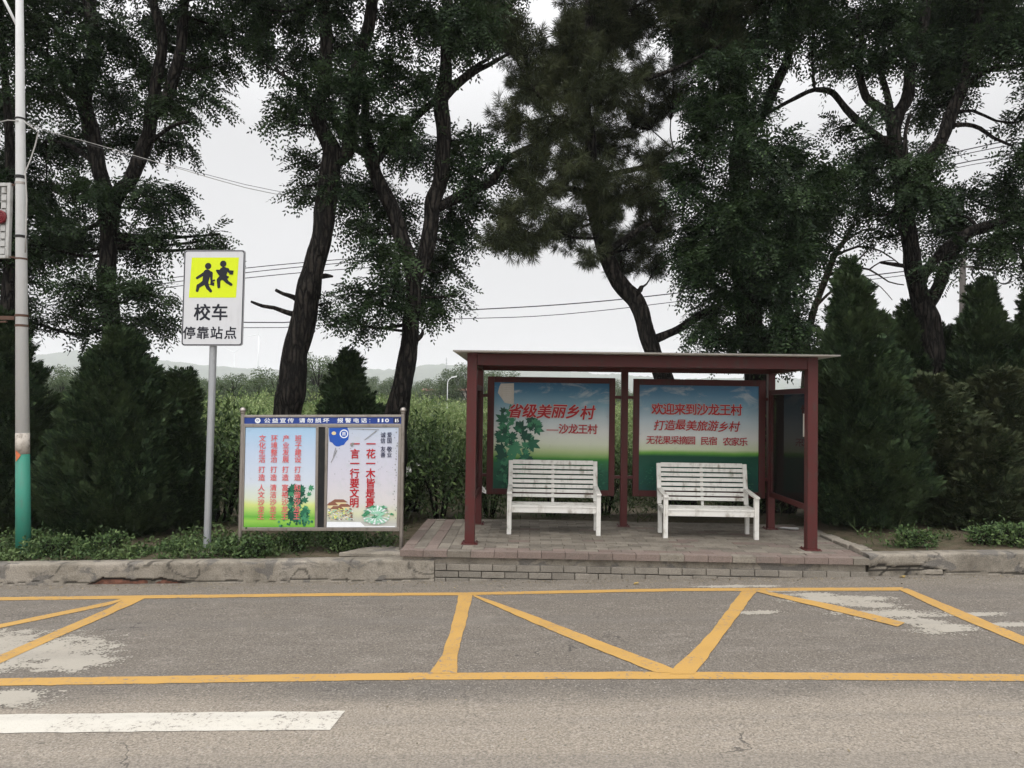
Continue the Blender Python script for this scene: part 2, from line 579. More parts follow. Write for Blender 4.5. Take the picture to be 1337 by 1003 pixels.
M = {}
M['asphalt'] = m_asphalt()
M['yellow'] = m_roadpaint('yellow road paint', (0.405, 0.24, 0.066, 1), 1.3)
M['white_line'] = m_roadpaint('white road paint', (0.48, 0.455, 0.40, 1), 1.3)
M['patch'] = m_roadpaint('pale mortar stain', (0.31, 0.285, 0.24, 1), 1.2)
M['concrete'] = m_concrete()
M['brick'] = m_brick('grey facing brick', (0.165, 0.148, 0.124), (0.215, 0.192, 0.16), (0.12, 0.107, 0.09, 1))
M['paver_grey'] = m_brick('grey paver', (0.135, 0.118, 0.097), (0.215, 0.19, 0.155), (0.085, 0.074, 0.06, 1))
M['paver_pink'] = m_brick('pink paver', (0.148, 0.112, 0.096), (0.19, 0.148, 0.127), (0.125, 0.108, 0.092, 1))
M['soil'] = m_ground()
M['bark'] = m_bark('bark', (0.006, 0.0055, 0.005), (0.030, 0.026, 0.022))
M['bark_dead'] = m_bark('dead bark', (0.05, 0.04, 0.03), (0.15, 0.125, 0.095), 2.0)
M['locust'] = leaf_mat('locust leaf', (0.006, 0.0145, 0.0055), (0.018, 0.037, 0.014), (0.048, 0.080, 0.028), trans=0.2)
M['needle'] = leaf_mat('pine needle', (0.014, 0.019, 0.008), (0.032, 0.042, 0.017), (0.075, 0.085, 0.036), trans=0.05)
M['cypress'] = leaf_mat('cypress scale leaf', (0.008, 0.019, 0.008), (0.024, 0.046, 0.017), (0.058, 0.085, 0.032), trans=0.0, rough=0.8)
M['juniper'] = leaf_mat('olive juniper leaf', (0.013, 0.023, 0.009), (0.036, 0.05, 0.02), (0.075, 0.082, 0.038), trans=0.0, rough=0.8)
M['weed'] = leaf_mat('weed leaf', (0.018, 0.038, 0.012), (0.055, 0.095, 0.03), (0.12, 0.17, 0.06))
M['orchard'] = leaf_mat('orchard leaf', (0.07, 0.125, 0.038), (0.18, 0.245, 0.085), (0.30, 0.35, 0.16), trans=0.25)
M['farleaf'] = leaf_mat('far tree leaf', (0.035, 0.06, 0.028), (0.085, 0.125, 0.055), (0.12, 0.15, 0.07), trans=0.25)
M['grass'] = leaf_mat('grass blade', (0.022, 0.042, 0.014), (0.055, 0.085, 0.028), (0.10, 0.11, 0.05))
M['red_steel'] = paint('dark red painted steel', (0.070, 0.016, 0.015, 1), 0.45, 0.55, 7, 0.06, (0.05, 0.032, 0.027, 1))
M['bench_white'] = paint('weathered white paint', (0.66, 0.645, 0.60, 1), 0.55, 0.6, 7, 0.08, (0.25, 0.215, 0.17, 1))
M['roof_sheet'] = paint('pale roof sheet', (0.62, 0.62, 0.59, 1), 0.5, 0.25, 3, 0.03)
M['steel'] = paint('stainless steel', (0.33, 0.30, 0.27, 1), 0.32, 0.3, 8, 0.02, (0.12, 0.1, 0.08, 1), metal=0.85)
M['galv'] = paint('galvanised steel', (0.34, 0.35, 0.36, 1), 0.42, 0.2, 8, 0.03, (0.2, 0.19, 0.18, 1), metal=0.5)
M['pole_white'] = paint('white pole paint', (0.70, 0.71, 0.71, 1), 0.5, 0.12, 5, 0.04, (0.32, 0.29, 0.26, 1))
M['pole_green'] = paint('green pole paint', (0.035, 0.19, 0.135, 1), 0.5, 0.3, 5, 0.05, (0.08, 0.11, 0.09, 1))
M['peel'] = paint('peeled pole paint', (0.44, 0.40, 0.35, 1), 0.8, 0.8, 14, 0.3, (0.13, 0.11, 0.09, 1), streak=False)
M['orange'] = paint('faded orange sticker', (0.55, 0.15, 0.06, 1), 0.6, 0.3)
M['black_band'] = paint('black strap', (0.02, 0.019, 0.018, 1), 0.6, 0.1)
M['rust_grey'] = paint('weathered grey edge', (0.22, 0.205, 0.185, 1), 0.7, 0.3)
M['rust'] = paint('rusty bracket', (0.09, 0.05, 0.035, 1), 0.8, 0.4)
M['lattice'] = paint('white lattice plastic', (0.40, 0.395, 0.38, 1), 0.5, 0.5, 7, 0.03)
M['lamp_red'] = paint('dark red lamp plastic', (0.13, 0.010, 0.014, 1), 0.3, 0.15)
M['wire'] = paint('wire', (0.05, 0.05, 0.052, 1), 0.6, 0.0)
M['cable_white'] = paint('pale cable', (0.35, 0.34, 0.32, 1), 0.6, 0.1)
M['sign_white'] = paint('sign sheeting', (0.53, 0.535, 0.55, 1), 0.4, 0.06, 4, 0.0)
M['sign_yellow'] = paint('fluorescent yellow sheeting', (0.56, 0.66, 0.012, 1), 0.45, 0.05, 4, 0.0)
M['black_print'] = paint('black print', (0.012, 0.013, 0.02, 1), 0.5, 0.0)
M['sign_edge'] = paint('sign back sheet', (0.30, 0.30, 0.31, 1), 0.5, 0.1, metal=0.3)
M['red_print'] = paint('red print', (0.38, 0.012, 0.018, 1), 0.45, 0.05, streak=False)
M['red_soft'] = paint('light red print', (0.56, 0.065, 0.07, 1), 0.45, 0.05, streak=False)
M['halo'] = paint('pale letter edge', (0.62, 0.60, 0.58, 1), 0.45, 0.05, streak=False)
M['navy'] = paint('navy print', (0.018, 0.045, 0.21, 1), 0.4, 0.1, 6)
M['navy_dark'] = paint('dark navy print', (0.012, 0.014, 0.05, 1), 0.4, 0.05)
M['blue_print'] = paint('bright blue print', (0.015, 0.075, 0.36, 1), 0.4, 0.1)
M['white_print'] = paint('white print', (0.70, 0.72, 0.74, 1), 0.45, 0.05)
M['paper'] = paint('torn paper', (0.56, 0.53, 0.47, 1), 0.8, 0.3, 10, 0.05, (0.35, 0.31, 0.25, 1))
M['board_dark'] = paint('dark cabinet back', (0.012, 0.013, 0.014, 1), 0.35, 0.2)
M['fig_a'] = paint('printed leaf green', (0.018, 0.12, 0.065, 1), 0.4, 0.05, streak=False)
M['fig_b'] = paint('printed leaf dark green', (0.008, 0.065, 0.04, 1), 0.4, 0.05, streak=False)
M['fig_c'] = paint('printed leaf light green', (0.05, 0.22, 0.11, 1), 0.4, 0.05, streak=False)
M['pale_green'] = paint('printed pale green', (0.26, 0.50, 0.36, 1), 0.4, 0.1, streak=False)
M['pr_brown'] = paint('printed roof brown', (0.21, 0.09, 0.06, 1), 0.4, 0.1, streak=False)
M['pr_cream'] = paint('printed cream', (0.60, 0.50, 0.28, 1), 0.4, 0.1, streak=False)
M['pr_yellow'] = paint('printed yellow', (0.62, 0.66, 0.16, 1), 0.4, 0.1, streak=False)
M['pr_grey'] = paint('printed grey', (0.2, 0.2, 0.19, 1), 0.4, 0.1, streak=False)
M['litter_y'] = paint('yellow dead leaf', (0.36, 0.25, 0.07, 1), 0.8, 0.2)
M['litter_w'] = paint('white litter', (0.55, 0.54, 0.52, 1), 0.7, 0.3)
M['house_wall'] = paint('plaster', (0.42, 0.39, 0.35, 1), 0.8, 0.2, 1)
M['house_roof'] = paint('red tile roof', (0.20, 0.10, 0.075, 1), 0.8, 0.3, 1)
M['house_dark'] = paint('dark window', (0.03, 0.035, 0.04, 1), 0.2, 0.0)
M['far_white'] = paint('turbine white', (0.7, 0.7, 0.72, 1), 0.5, 0.0)
M['utility'] = paint('dark concrete pole', (0.09, 0.082, 0.075, 1), 0.9, 0.2)


def m_glass():
    t = NT('dusty glass')
    tr = t.n('ShaderNodeBsdfTransparent'); tr.inputs['Color'].default_value = (0.72, 0.76, 0.75, 1)
    gl = t.n('ShaderNodeBsdfGlossy'); gl.inputs['Roughness'].default_value = 0.03; gl.inputs['Color'].default_value = (0.6, 0.6, 0.6, 1)
    df = t.n('ShaderNodeBsdfDiffuse'); df.inputs['Color'].default_value = (0.30, 0.29, 0.26, 1)
    fr = t.n('ShaderNodeFresnel'); fr.inputs['IOR'].default_value = 1.32
    m1 = t.n('ShaderNodeMixShader'); m2 = t.n('ShaderNodeMixShader')
    t.l(fr.outputs[0], m1.inputs[0]); t.l(tr.outputs[0], m1.inputs[1]); t.l(gl.outputs[0], m1.inputs[2])
    nz = t.noise(t.coord(), 3, 5, 0.6)
    t.l(t.math('MULTIPLY', nz, 0.04), m2.inputs[0]); t.l(m1.outputs[0], m2.inputs[1]); t.l(df.outputs[0], m2.inputs[2])
    t.l(m2.outputs[0], t.o.inputs['Surface'])
    return t.m


M['glass'] = m_glass()

# ------------------------------------------------------------------ lettering
_glyphs = {}


def glyph(ch, bold=0.0):
    """triangles of one character in em units, origin at the em-box centre; returns (verts Nx2, faces)"""
    k = (ch, bold)
    if k in _glyphs: return _glyphs[k]
    cu = bpy.data.curves.new('glyph', 'FONT'); cu.body = ch; cu.size = 1.0; cu.offset = bold; cu.resolution_u = 3
    ob = bpy.data.objects.new('glyph', cu); COL.objects.link(ob)
    dg = bpy.context.evaluated_depsgraph_get()
    me = ob.evaluated_get(dg).to_mesh()
    v = np.array([p.co[:2] for p in me.vertices], float).reshape(-1, 2)
    f = [tuple(p.vertices) for p in me.polygons]
    ob.evaluated_get(dg).to_mesh_clear()
    bpy.data.objects.remove(ob); bpy.data.curves.remove(cu)
    _glyphs[k] = (v, f)
    return _glyphs[k]


def em_box():
    v, _ = glyph('国', 0.0)
    return v.min(0), v.max(0)


EM0, EM1 = em_box()
EMC, EMS = (EM0 + EM1) / 2, (EM1 - EM0).max()


def put_char(mb, ch, c, sx, sz, ux=(1, 0, 0), uz=(0, 0, 1), bold=0.0, shear=0.0, fit=False, rot=0.0):
    """character ch centred on world point c; sx, sz = width and height of a full CJK character in metres"""
    v, f = glyph(ch, 0.0)
    if not len(v): return
    if fit:
        lo, hi = v.min(0), v.max(0); q = (v - (lo + hi) / 2) / np.maximum(hi - lo, 1e-6)
    else:
        q = (v - EMC) / EMS
    if shear or rot:
        q = np.stack([q[:, 0] * math.cos(rot) - q[:, 1] * math.sin(rot) + shear * q[:, 1], q[:, 0] * math.sin(rot) + q[:, 1] * math.cos(rot)], 1)
    ux = np.array(ux, float); uz = np.array(uz, float); c = np.array(c, float)
    q = q * 0.93 if not fit else q
    offs = [(0, 0)]
    if bold > 0:                                            # heavier strokes: the glyph laid over itself a hair apart
        d = bold * 0.75
        offs = [(-d, -d), (d, -d), (d, d), (-d, d)]
        if bold > 0.04: offs += [(d * 1.3, 0), (-d * 1.3, 0), (0, d * 1.3), (0, -d * 1.3)]
    for k, (dx, dz) in enumerate(offs):
        P = c + (q[:, :1] + dx) * sx * ux + (q[:, 1:] + dz) * sz * uz + np.array([0, k * 0.00009, 0])
        mb.add(P, f)


# ------------------------------------------------------------------ leaves
def unit(a):
    return a / np.maximum(np.linalg.norm(a, axis=-1, keepdims=True), 1e-9)


def rhombs(B, D, N, Lg, W):
    D = unit(D); Sd = unit(np.cross(D, N))
    Lg = np.asarray(Lg).reshape(-1, 1); W = np.asarray(W).reshape(-1, 1)
    m = B + D * Lg * 0.5
    return np.stack([B, m + Sd * W / 2, B + D * Lg, m - Sd * W / 2], 1).reshape(-1, 3)


def rdir(n, flat=1.0):
    a = rng.normal(size=(n, 3)); a[:, 2] *= flat
    return unit(a)


def compound(P, D, size=1.0, pairs=6):
    """pinnate leaves: P base points, D directions"""
    n = len(P)
    N = unit(rng.normal(size=(n, 3)) * 0.55 + np.array([0, 0, 1.0]))
    D = unit(D)
    N = unit(N - D * np.sum(N * D, 1, keepdims=True)); Sd = np.cross(D, N)
    Lr = (0.20 + 0.10 * rng.random((n, 1))) * size
    outq = []
    for k in range(1, pairs + 1):
        t = k / (pairs + 0.5)
        C = P + D * Lr * t - np.array([0, 0, 1.0]) * Lr * 0.35 * t * t
        for s in (-1, 1):
            d = Sd * s + D * 0.45 + rng.normal(size=(n, 3)) * 0.16 - np.array([0, 0, 0.25])
            outq.append(rhombs(C, d, N + rng.normal(size=(n, 3)) * 0.25, (0.052 + 0.012 * rng.random(n)) * size, (0.023 + 0.006 * rng.random(n)) * size))
    C = P + D * Lr - np.array([0, 0, 1.0]) * Lr * 0.35
    outq.append(rhombs(C, D - np.array([0, 0, 0.4]), N, 0.055 * size * np.ones(n), 0.026 * size * np.ones(n)))
    return np.vstack(outq)


def in_ball(n):
    return unit(rng.normal(size=(n, 3))) * (rng.random((n, 1)) ** (1 / 2.4))


def smooth_poly(pts, rad, step=0.25):
    """Catmull-Rom resampling of a limb"""
    P = [np.array(p, float) for p in pts]
    outp, outr = [], []
    for i in range(len(P) - 1):
        p0, p1, p2, p3 = P[max(i - 1, 0)], P[i], P[i + 1], P[min(i + 2, len(P) - 1)]
        n = max(2, int(np.linalg.norm(p2 - p1) / step))
        for k in range(n):
            t = k / n
            q = 0.5 * (2 * p1 + (p2 - p0) * t + (2 * p0 - 5 * p1 + 4 * p2 - p3) * t * t + (3 * p1 - p0 - 3 * p2 + p3) * t ** 3)
            outp.append(q); outr.append(rad[i] * (1 - t) + rad[i + 1] * t)
    outp.append(P[-1]); outr.append(rad[-1])
    return outp, outr


def wobble(pts, rad, amt=0.12):
    o = []
    for p, r in zip(pts, rad):
        n = mnoise.noise_vector(Vector((float(p[0]) * 1.7, float(p[1]) * 1.7, float(p[2]) * 1.7)))
        o.append(np.array(p) + np.array(n) * r * amt * 3)
    return o


def traced_tree(name, label, Y, limbs, blobs, kind='locust', group=None, extra_top=(), base_drop=True, leafmat=None, density=1.0, barkmat='bark', leafsize=1.0, depth=1.0, front=0.0):
    """limbs: lists of (px, py, radius px[, dY]) measured on the photograph at depth Y; blobs: (px, py, radius px[, dY]) leaf masses"""
    sc = Y / FPX
    tr = MB(); samples = []
    for li, lb in enumerate(limbs):
        pts, rad = [], []
        for q in lb:
            dy = q[3] if len(q) > 3 else 0.0
            pts.append(PY(q[0], q[1], Y + dy)); rad.append(q[2] * (Y + dy) / FPX)
        if li == 0 and base_drop:
            b = pts[0]; gz = float(ground_z(b[0], b[1]))
            d = pts[0] - pts[1]; d = d / max(abs(d[2]), 0.2)
            dz = b[2] - gz + 0.15
            if dz > 0.05:
                foot = b + d * dz * 0.55; foot[2] = gz - 0.15
                if dz > 1.0:
                    midp = b * 0.5 + foot * 0.5
                    pts = [foot, midp] + pts; rad = [rad[0] * 1.45, rad[0] * 1.12] + rad
                else:
                    pts = [foot] + pts; rad = [rad[0] * 1.25] + rad
        pts, rad = smooth_poly(pts, rad, 0.07 if max(rad) > 0.07 else 0.16)
        pts2 = wobble(pts, rad)
        big = max(rad) > 0.07
        # knobbly section
        b0 = len(tr.v); nr = 30 if big else 8
        tr.tube(pts2, [r * (1 + 0.12 * mnoise.noise(Vector((float(p[0]) * 4, float(p[1]) * 4, float(p[2]) * 3)))) for p, r in zip(pts2, rad)], nr)
        if big:                                        # ridged bark
            for i in range(len(pts2)):
                c = pts2[i]
                for k in range(nr):
                    q = np.array(tr.v[b0 + i * nr + k]); d_ = q - c; ln = np.linalg.norm(d_)
                    th = 2 * math.pi * k / nr
                    h_ = mnoise.noise(Vector((math.cos(th) * ln * 26, math.sin(th) * ln * 26, float(c[2]) * 3.2 + li * 7))) + 0.6 * mnoise.noise(Vector((math.cos(th) * ln * 55, math.sin(th) * ln * 55, float(c[2]) * 9)))
                    tr.v[b0 + i * nr + k] = tuple(c + d_ * (1 + (0.16 * h_ + 0.05 * (0.5 - abs(h_))) * min(1, 0.10 / ln)))
        samples += [(np.array(p), r) for p, r in zip(pts2, rad)]
    SP = np.array([s[0] for s in samples]); SR = np.array([s[1] for s in samples])
    root_loc = np.array(tr.v[:14]).mean(0)
    ends, edirs = [], []
    all_blobs = [(PY(b[0], b[1], Y + (b[3] if len(b) > 3 else (rng.uniform(-0.75, 1.35) - front) * depth)), b[2] * sc) for b in blobs] + [(np.array(c, float), r) for c, r in extra_top]
    for c, r in all_blobs:
        d2 = np.linalg.norm(SP - c, axis=1) + np.maximum(0, SP[:, 2] - c[2] + 0.1) * 0.8
        j = int(np.argmin(d2)); a = SP[j]
        midp = a * 0.5 + c * 0.5 + np.array([0, 0, -0.08 * d2[j]]) + rng.normal(size=3) * 0.05
        r0 = min(SR[j] * 0.6, 0.016 + 0.016 * min(d2[j], 2.0))
        bp, br = smooth_poly([a, midp, c], [r0, r0 * 0.7, r0 * 0.42], 0.2)
        tr.tube(bp, br, 6)
        n = max(3, int(round(density * (32 if kind == 'pine' else 18) * (r / 0.5) ** 2)))
        e = c + in_ball(n) * r * np.array([1, 1.15, 1])
        for q in e:
            k = rng.integers(len(bp) // 2, len(bp)); s0 = bp[k]
            m2 = s0 * 0.45 + q * 0.55 + rng.normal(size=3) * 0.04
            tr.tube([s0, m2, q], [0.0085, 0.006, 0.0035], 4, cap=False)
            ends.append(q); edirs.append(q - s0)
    ends = np.array(ends); edirs = unit(np.array(edirs))
    if kind == 'pine':
        # bottlebrush tufts along the last part of each twig
        per = 5
        tp = np.repeat(ends, per, 0) - np.repeat(edirs, per, 0) * rng.random((len(ends) * per, 1)) * 0.22 + rng.normal(size=(len(ends) * per, 3)) * 0.05
        td = np.repeat(edirs, per, 0)
        k = 34
        B = np.repeat(tp, k, 0) + np.repeat(td, k, 0) * rng.random((len(tp) * k, 1)) * 0.05
        D = unit(np.repeat(td, k, 0) * 0.85 + rdir(len(tp) * k) * 1.0 - np.array([0, 0, 0.25]))
        V = rhombs(B, D, rdir(len(B)), 0.13 + 0.07 * rng.random(len(B)), 0.0085 * np.ones(len(B)))
    else:
        per = 13                                       # pinnate leaves alternate along each drooping twig
        n = len(ends) * per
        ed = unit(edirs + np.array([0, 0, -0.25]) + rng.normal(size=edirs.shape) * 0.15)
        tt = np.tile(np.linspace(0.0, 1.0, per), len(ends))[:, None]
        E3 = np.repeat(ends, per, 0); D3 = np.repeat(ed, per, 0)
        side = unit(np.cross(D3, np.array([0, 0, 1.0]) + rng.normal(size=(n, 3)) * 0.35)) * np.tile(np.where(np.arange(per) % 2, 1.0, -1.0), len(ends))[:, None]
        P = E3 - D3 * (1 - tt) * 0.42 * leafsize + rng.normal(size=(n, 3)) * 0.045
        D = side * 0.9 * (1.05 - tt * 0.7) + D3 * (0.35 + 0.6 * tt) + rng.normal(size=(n, 3)) * 0.22 - np.array([0, 0, 0.15])
        V = compound(P, D, 1.32 * leafsize)
    root = thing(name, label, 'tree', root_loc, 0, group)
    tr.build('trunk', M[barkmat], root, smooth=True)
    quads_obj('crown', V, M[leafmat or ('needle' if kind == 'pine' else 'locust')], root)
    return root


def conifer(name, label, cx_px, apex, base_py, half_px, Y, matname='cypress', density=1.0, profile=0.8, lump=0.18, seed=0, group=None, droop=0.0, base_z=None):
    """scale-leaved conifer: apex=(px,py), base line py, half width px at depth Y"""
    a = PY(apex[0], apex[1], Y); b = PY(cx_px, base_py, Y)
    gz = float(ground_z(b[0], Y)) if base_z is None else base_z
    bz = max(gz + 0.05, b[2]) if base_z is None else b[2]
    Hh = a[2] - bz; R = half_px * Y / FPX
    r0 = np.random.default_rng(100 + seed)
    n = int(density * 6400 * Hh * R / 1.2)
    t = r0.random(n * 2) ; keep = r0.random(n * 2) < np.maximum((1 - t) ** profile, 0.06) * np.minimum(1, (t + 0.25) * 2.2)
    t = t[keep][:n]; n = len(t)
    th = r0.random(n) * 2 * math.pi
    prof = np.maximum((1 - t) ** profile, 0.02) * np.minimum(1.0, 0.62 + t * 2.2)
    l = 1 + lump * (np.sin(3 * th + 7 * t + seed) * 0.5 + np.sin(5 * th - 11 * t + 2 * seed) * 0.5 + np.sin(2 * th + 23 * t) * 0.45 + np.sin(9 * th + 31 * t + seed) * 0.3)
    rad = R * prof * l * (0.62 + 0.42 * r0.random(n) ** 0.6)
    ax = np.stack([b[0] + (a[0] - b[0]) * t, np.full(n, Y), bz + Hh * t], 1)
    o = np.stack([np.cos(th), np.sin(th), np.zeros(n)], 1)
    P = ax + o * rad[:, None]
    nz = np.array([mnoise.noise(Vector((p[0] * 3.6, p[1] * 3.6, p[2] * 2.6 + seed))) + 0.6 * mnoise.noise(Vector((p[0] * 8, p[1] * 8, p[2] * 6))) for p in P])
    P = P + o * (nz * (0.42 + lump * 0.7) * R * 0.6 * np.minimum(1, prof * 2 + 0.15))[:, None] + np.array([0, 0, 1.0]) * (nz * 0.08)[:, None]
    D = unit(o * (0.75) + np.array([0, 0, 0.75 - droop]) + r0.normal(size=(n, 3)) * 0.28)
    T = unit(np.cross(D, np.array([0, 0, 1.0])) + r0.normal(size=(n, 3)) * 0.6)
    N = unit(np.cross(D, T)); T = np.cross(N, D)
    q = []
    sz = 0.75 + 0.6 * r0.random((n, 1))
    for k, (ang, off) in enumerate(((0, 0.055), (0.55, 0.03), (-0.55, 0.03), (0.75, 0.0), (-0.75, 0.0), (0.3, 0.06), (-0.3, 0.06))):
        d = D * math.cos(ang) + T * math.sin(ang)
        q.append(rhombs(P + D * off * sz, d, N, (0.072 * sz[:, 0]) * (1.25 if k == 0 else 1), 0.020 * sz[:, 0]))
    core = MB(); rings = []
    prev = None
    nn, mm = 14, 10
    vs = []; fs = []
    for i in range(mm + 1):
        tt = i / mm * 0.93
        pr = max((1 - tt) ** profile, 0.03) * min(1.0, 0.62 + tt * 2.2) * 0.5 * R
        for k in range(nn):
            ang = 2 * math.pi * k / nn
            ll = 1 + lump * (math.sin(3 * ang + 7 * tt + seed) * 0.5 + math.sin(5 * ang - 11 * tt + 2 * seed) * 0.5)
            vs.append((b[0] + (a[0] - b[0]) * tt + math.cos(ang) * pr * ll, Y + math.sin(ang) * pr * ll, bz + Hh * tt))
    for i in range(mm):
        for k in range(nn):
            fs.append((i * nn + k, i * nn + (k + 1) % nn, (i + 1) * nn + (k + 1) % nn, (i + 1) * nn + k))
    fs.append(tuple(range(mm * nn, mm * nn + nn)))
    core.add(vs, fs)
    root = thing(name, label, 'conifer', (b[0], Y, gz), 0, group)
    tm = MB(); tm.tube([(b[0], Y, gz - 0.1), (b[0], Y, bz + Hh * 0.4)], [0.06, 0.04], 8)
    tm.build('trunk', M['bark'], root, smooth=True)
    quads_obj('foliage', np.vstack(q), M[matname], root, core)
    return root


# ================================================================== GROUND, ROAD, KERB
def grid_obj(name, xs, ys, zf, mat, kind='structure', smooth=True):
    X, Y = np.meshgrid(xs, ys, indexing='ij'); Z = zf(X, Y)
    V = np.stack([X, Y, Z], -1).reshape(-1, 3); ny = len(ys); fs = []
    for i in range(len(xs) - 1):
        for j in range(ny - 1):
            fs.append((i * ny + j, (i + 1) * ny + j, (i + 1) * ny + j + 1, i * ny + j + 1))
    me = bpy.data.meshes.new(name); me.from_pydata(V.tolist(), [], fs); me.materials.append(mat)
    if smooth: me.polygons.foreach_set('use_smooth', [True] * len(fs))
    o = bpy.data.objects.new(name, me); COL.objects.link(o)
    return tag(o, kind=kind)


def bumpy(X, Y):
    z = ground_z(X, Y)
    f = np.vectorize(lambda x, y: mnoise.noise(Vector((x * 0.9, y * 0.9, 0.3))) * 0.05 + mnoise.noise(Vector((x * 3, y * 3, 1.3))) * 0.02)
    near = (np.abs(X) < 25) & (Y > 9.5) & (Y < 40)
    d = np.zeros_like(z); d[near] = f(X[near], Y[near])
    return z + d


XK = 9.1                                                   # kerb line
xs = np.concatenate([[-3200, -1500, -600, -200, -80, -40, -25], np.arange(-18, 18.1, 0.4), [25, 40, 80, 200, 600, 1500, 3200]])
ys = np.concatenate([[-3000, -1000, -300, -100, -30], [-12, 0, 9.12, 9.24, 9.26], np.arange(9.5, 20, 0.35), np.arange(20, 60, 4), [70, 100, 200, 500, 1200, 3200]])
grid_obj('ground', xs, ys, bumpy, M['soil'])

xs = np.concatenate([np.linspace(-200, -25, 12), np.arange(-22, 22.1, 1.0), np.linspace(25, 200, 12)])
grid_obj('road', xs, np.array([-7.0, -3, 0, 3, 6, 9.14]), lambda X, Y: road_z(X), M['asphalt'])


def road_poly(mb, pts, dz=0.004, jit=0.0035, step=0.10, holes=True):
    """a painted strip given as its two long edges (lists of world XY)"""
    A, B = pts

    def resample(P, n):
        P = np.array(P, float); s = np.concatenate([[0], np.cumsum(np.linalg.norm(np.diff(P, axis=0), axis=1))])
        u = np.linspace(0, s[-1], n)
        return np.stack([np.interp(u, s, P[:, 0]), np.interp(u, s, P[:, 1])], 1)
    n = max(3, int(np.linalg.norm(np.array(A[-1]) - np.array(A[0])) / step))
    a, b = resample(A, n), resample(B, n)
    a = a + rng.normal(size=a.shape) * jit; b = b + rng.normal(size=b.shape) * jit
    vs = []; fs = []
    for i in range(n):
        for q in (a[i], a[i] * 0.5 + b[i] * 0.5, b[i]):
            vs.append((q[0], q[1], float(road_z(q[0])) + dz))
    for i in range(n - 1):
        for k in (0, 1):
            fs.append((i * 3 + k, (i + 1) * 3 + k, (i + 1) * 3 + k + 1, i * 3 + k + 1))
    mb.add(vs, fs)


def gp(*pp): return [G(*p)[:2] for p in pp]


ym = MB()
road_poly(ym, ([(-14, 8.44)] + gp((0, 780.2), (440, 774.8), (600, 774.2), (890, 768.6), (1180, 767.4)), [(-14, 8.34)] + gp((0, 784.4), (440, 778.6), (600, 777.8), (890, 772.2), (1172, 771.8))))
road_poly(ym, ([(-13, 5.95)] + gp((0, 886.5), (300, 882), (560, 879), (890, 877.5), (1337, 881)) + [(14, 5.85)], [(-13, 5.78)] + gp((0, 896.2), (300, 891.5), (560, 888), (890, 887), (1337, 890)) + [(14, 5.68)]))
d5 = MB()
road_poly(ym, (gp((599, 777), (589, 822), (575.5, 859.5), (560, 880)), gp((617, 777), (606, 822), (597.6, 853), (596.5, 880))), 0.0055)
road_poly(ym, (gp((619, 777), (694, 803.6), (779, 836), (880, 874), (886, 879)), gp((618, 779), (684, 809), (765, 842.6), (850, 877), (856, 879))), 0.0060)
road_poly(ym, (gp((969, 771.5), (931, 822), (907, 848), (887, 866), (874, 881)), gp((988.7, 771.5), (958, 812), (938, 839), (921, 863), (907, 881))), 0.0065)
road_poly(ym, (gp((992, 770.8), (1090, 791), (1160, 808), (1182, 814)), gp((986, 773), (1077, 795.5), (1140, 811), (1172, 819))), 0.0070)
road_poly(ym, (gp((1184.5, 768.7), (1260, 800), (1337, 831.8), (1440, 873)), gp((1171, 769.5), (1243, 803.6), (1337, 843), (1430, 882))), 0.0055)
road_poly(ym, (gp((163, 781.5), (146, 793), (0, 856), (-90, 893)), gp((192, 780.6), (146, 802), (68, 836), (0, 867), (-60, 893))), 0.0055)
road_poly(ym, (gp((166, 780.6), (146, 785.7), (0, 815.5), (-200, 853)), gp((156, 786), (142, 791), (0, 820.6), (-200, 862))), 0.0048)
tag(ym.build('road_marking', M['yellow']), kind='structure')
wm = MB()
e0, e1 = G(450, 929), G(432, 953.7)
road_poly(wm, ([(e0[0] - 4.5, e0[1] - 0.03), tuple(e0[:2])], [(e1[0] - 4.5, e1[1] - 0.03), tuple(e1[:2])]), 0.004, 0.004)
tag(wm.build('road_marking', M['white_line']), kind='structure')


# pale mortar stains on the road (ragged thin sheets)
def stain(specs, seed, res=0.013):
    pts = [np.array(G(px, py)[:2]) for px, py, rx, ry, th in specs]
    x0 = min(p[0] - s[2] for p, s in zip(pts, specs)) - 0.1; x1 = max(p[0] + s[2] for p, s in zip(pts, specs)) + 0.1
    y0 = min(p[1] - s[3] for p, s in zip(pts, specs)) - 0.1; y1 = max(p[1] + s[3] for p, s in zip(pts, specs)) + 0.1
    mb = MB(); nx = int((x1 - x0) / res); ny = int((y1 - y0) / res)
    vs = []; fs = []
    for i in range(nx):
        for j in range(ny):
            x = x0 + i * res; y = y0 + j * res
            m = max(1.0 - math.hypot((x - p[0]) / s[2], (y - p[1]) / s[3]) for p, s in zip(pts, specs))
            if m < -0.3: continue
            q = Vector((x * 2.0 + seed, y * 6.0, seed))
            m += mnoise.noise(q) * 0.42 + mnoise.noise(Vector((x * 7 + seed, y * 13, 2.0))) * 0.34 + mnoise.noise(Vector((x * 24, y * 40, seed))) * 0.26 + rng.uniform(-0.22, 0.22)
            if m > 0.2:
                b = len(vs)
                for dx, dy in ((0, 0), (1, 0), (1, 1), (0, 1)):
                    X = x + dx * res; vs.append((X, y + dy * res, float(road_z(X)) + 0.0026))
                fs.append((b, b + 1, b + 2, b + 3))
    mb.add(vs, fs)
    tag(mb.build('road_stain', M['patch']), kind='structure')


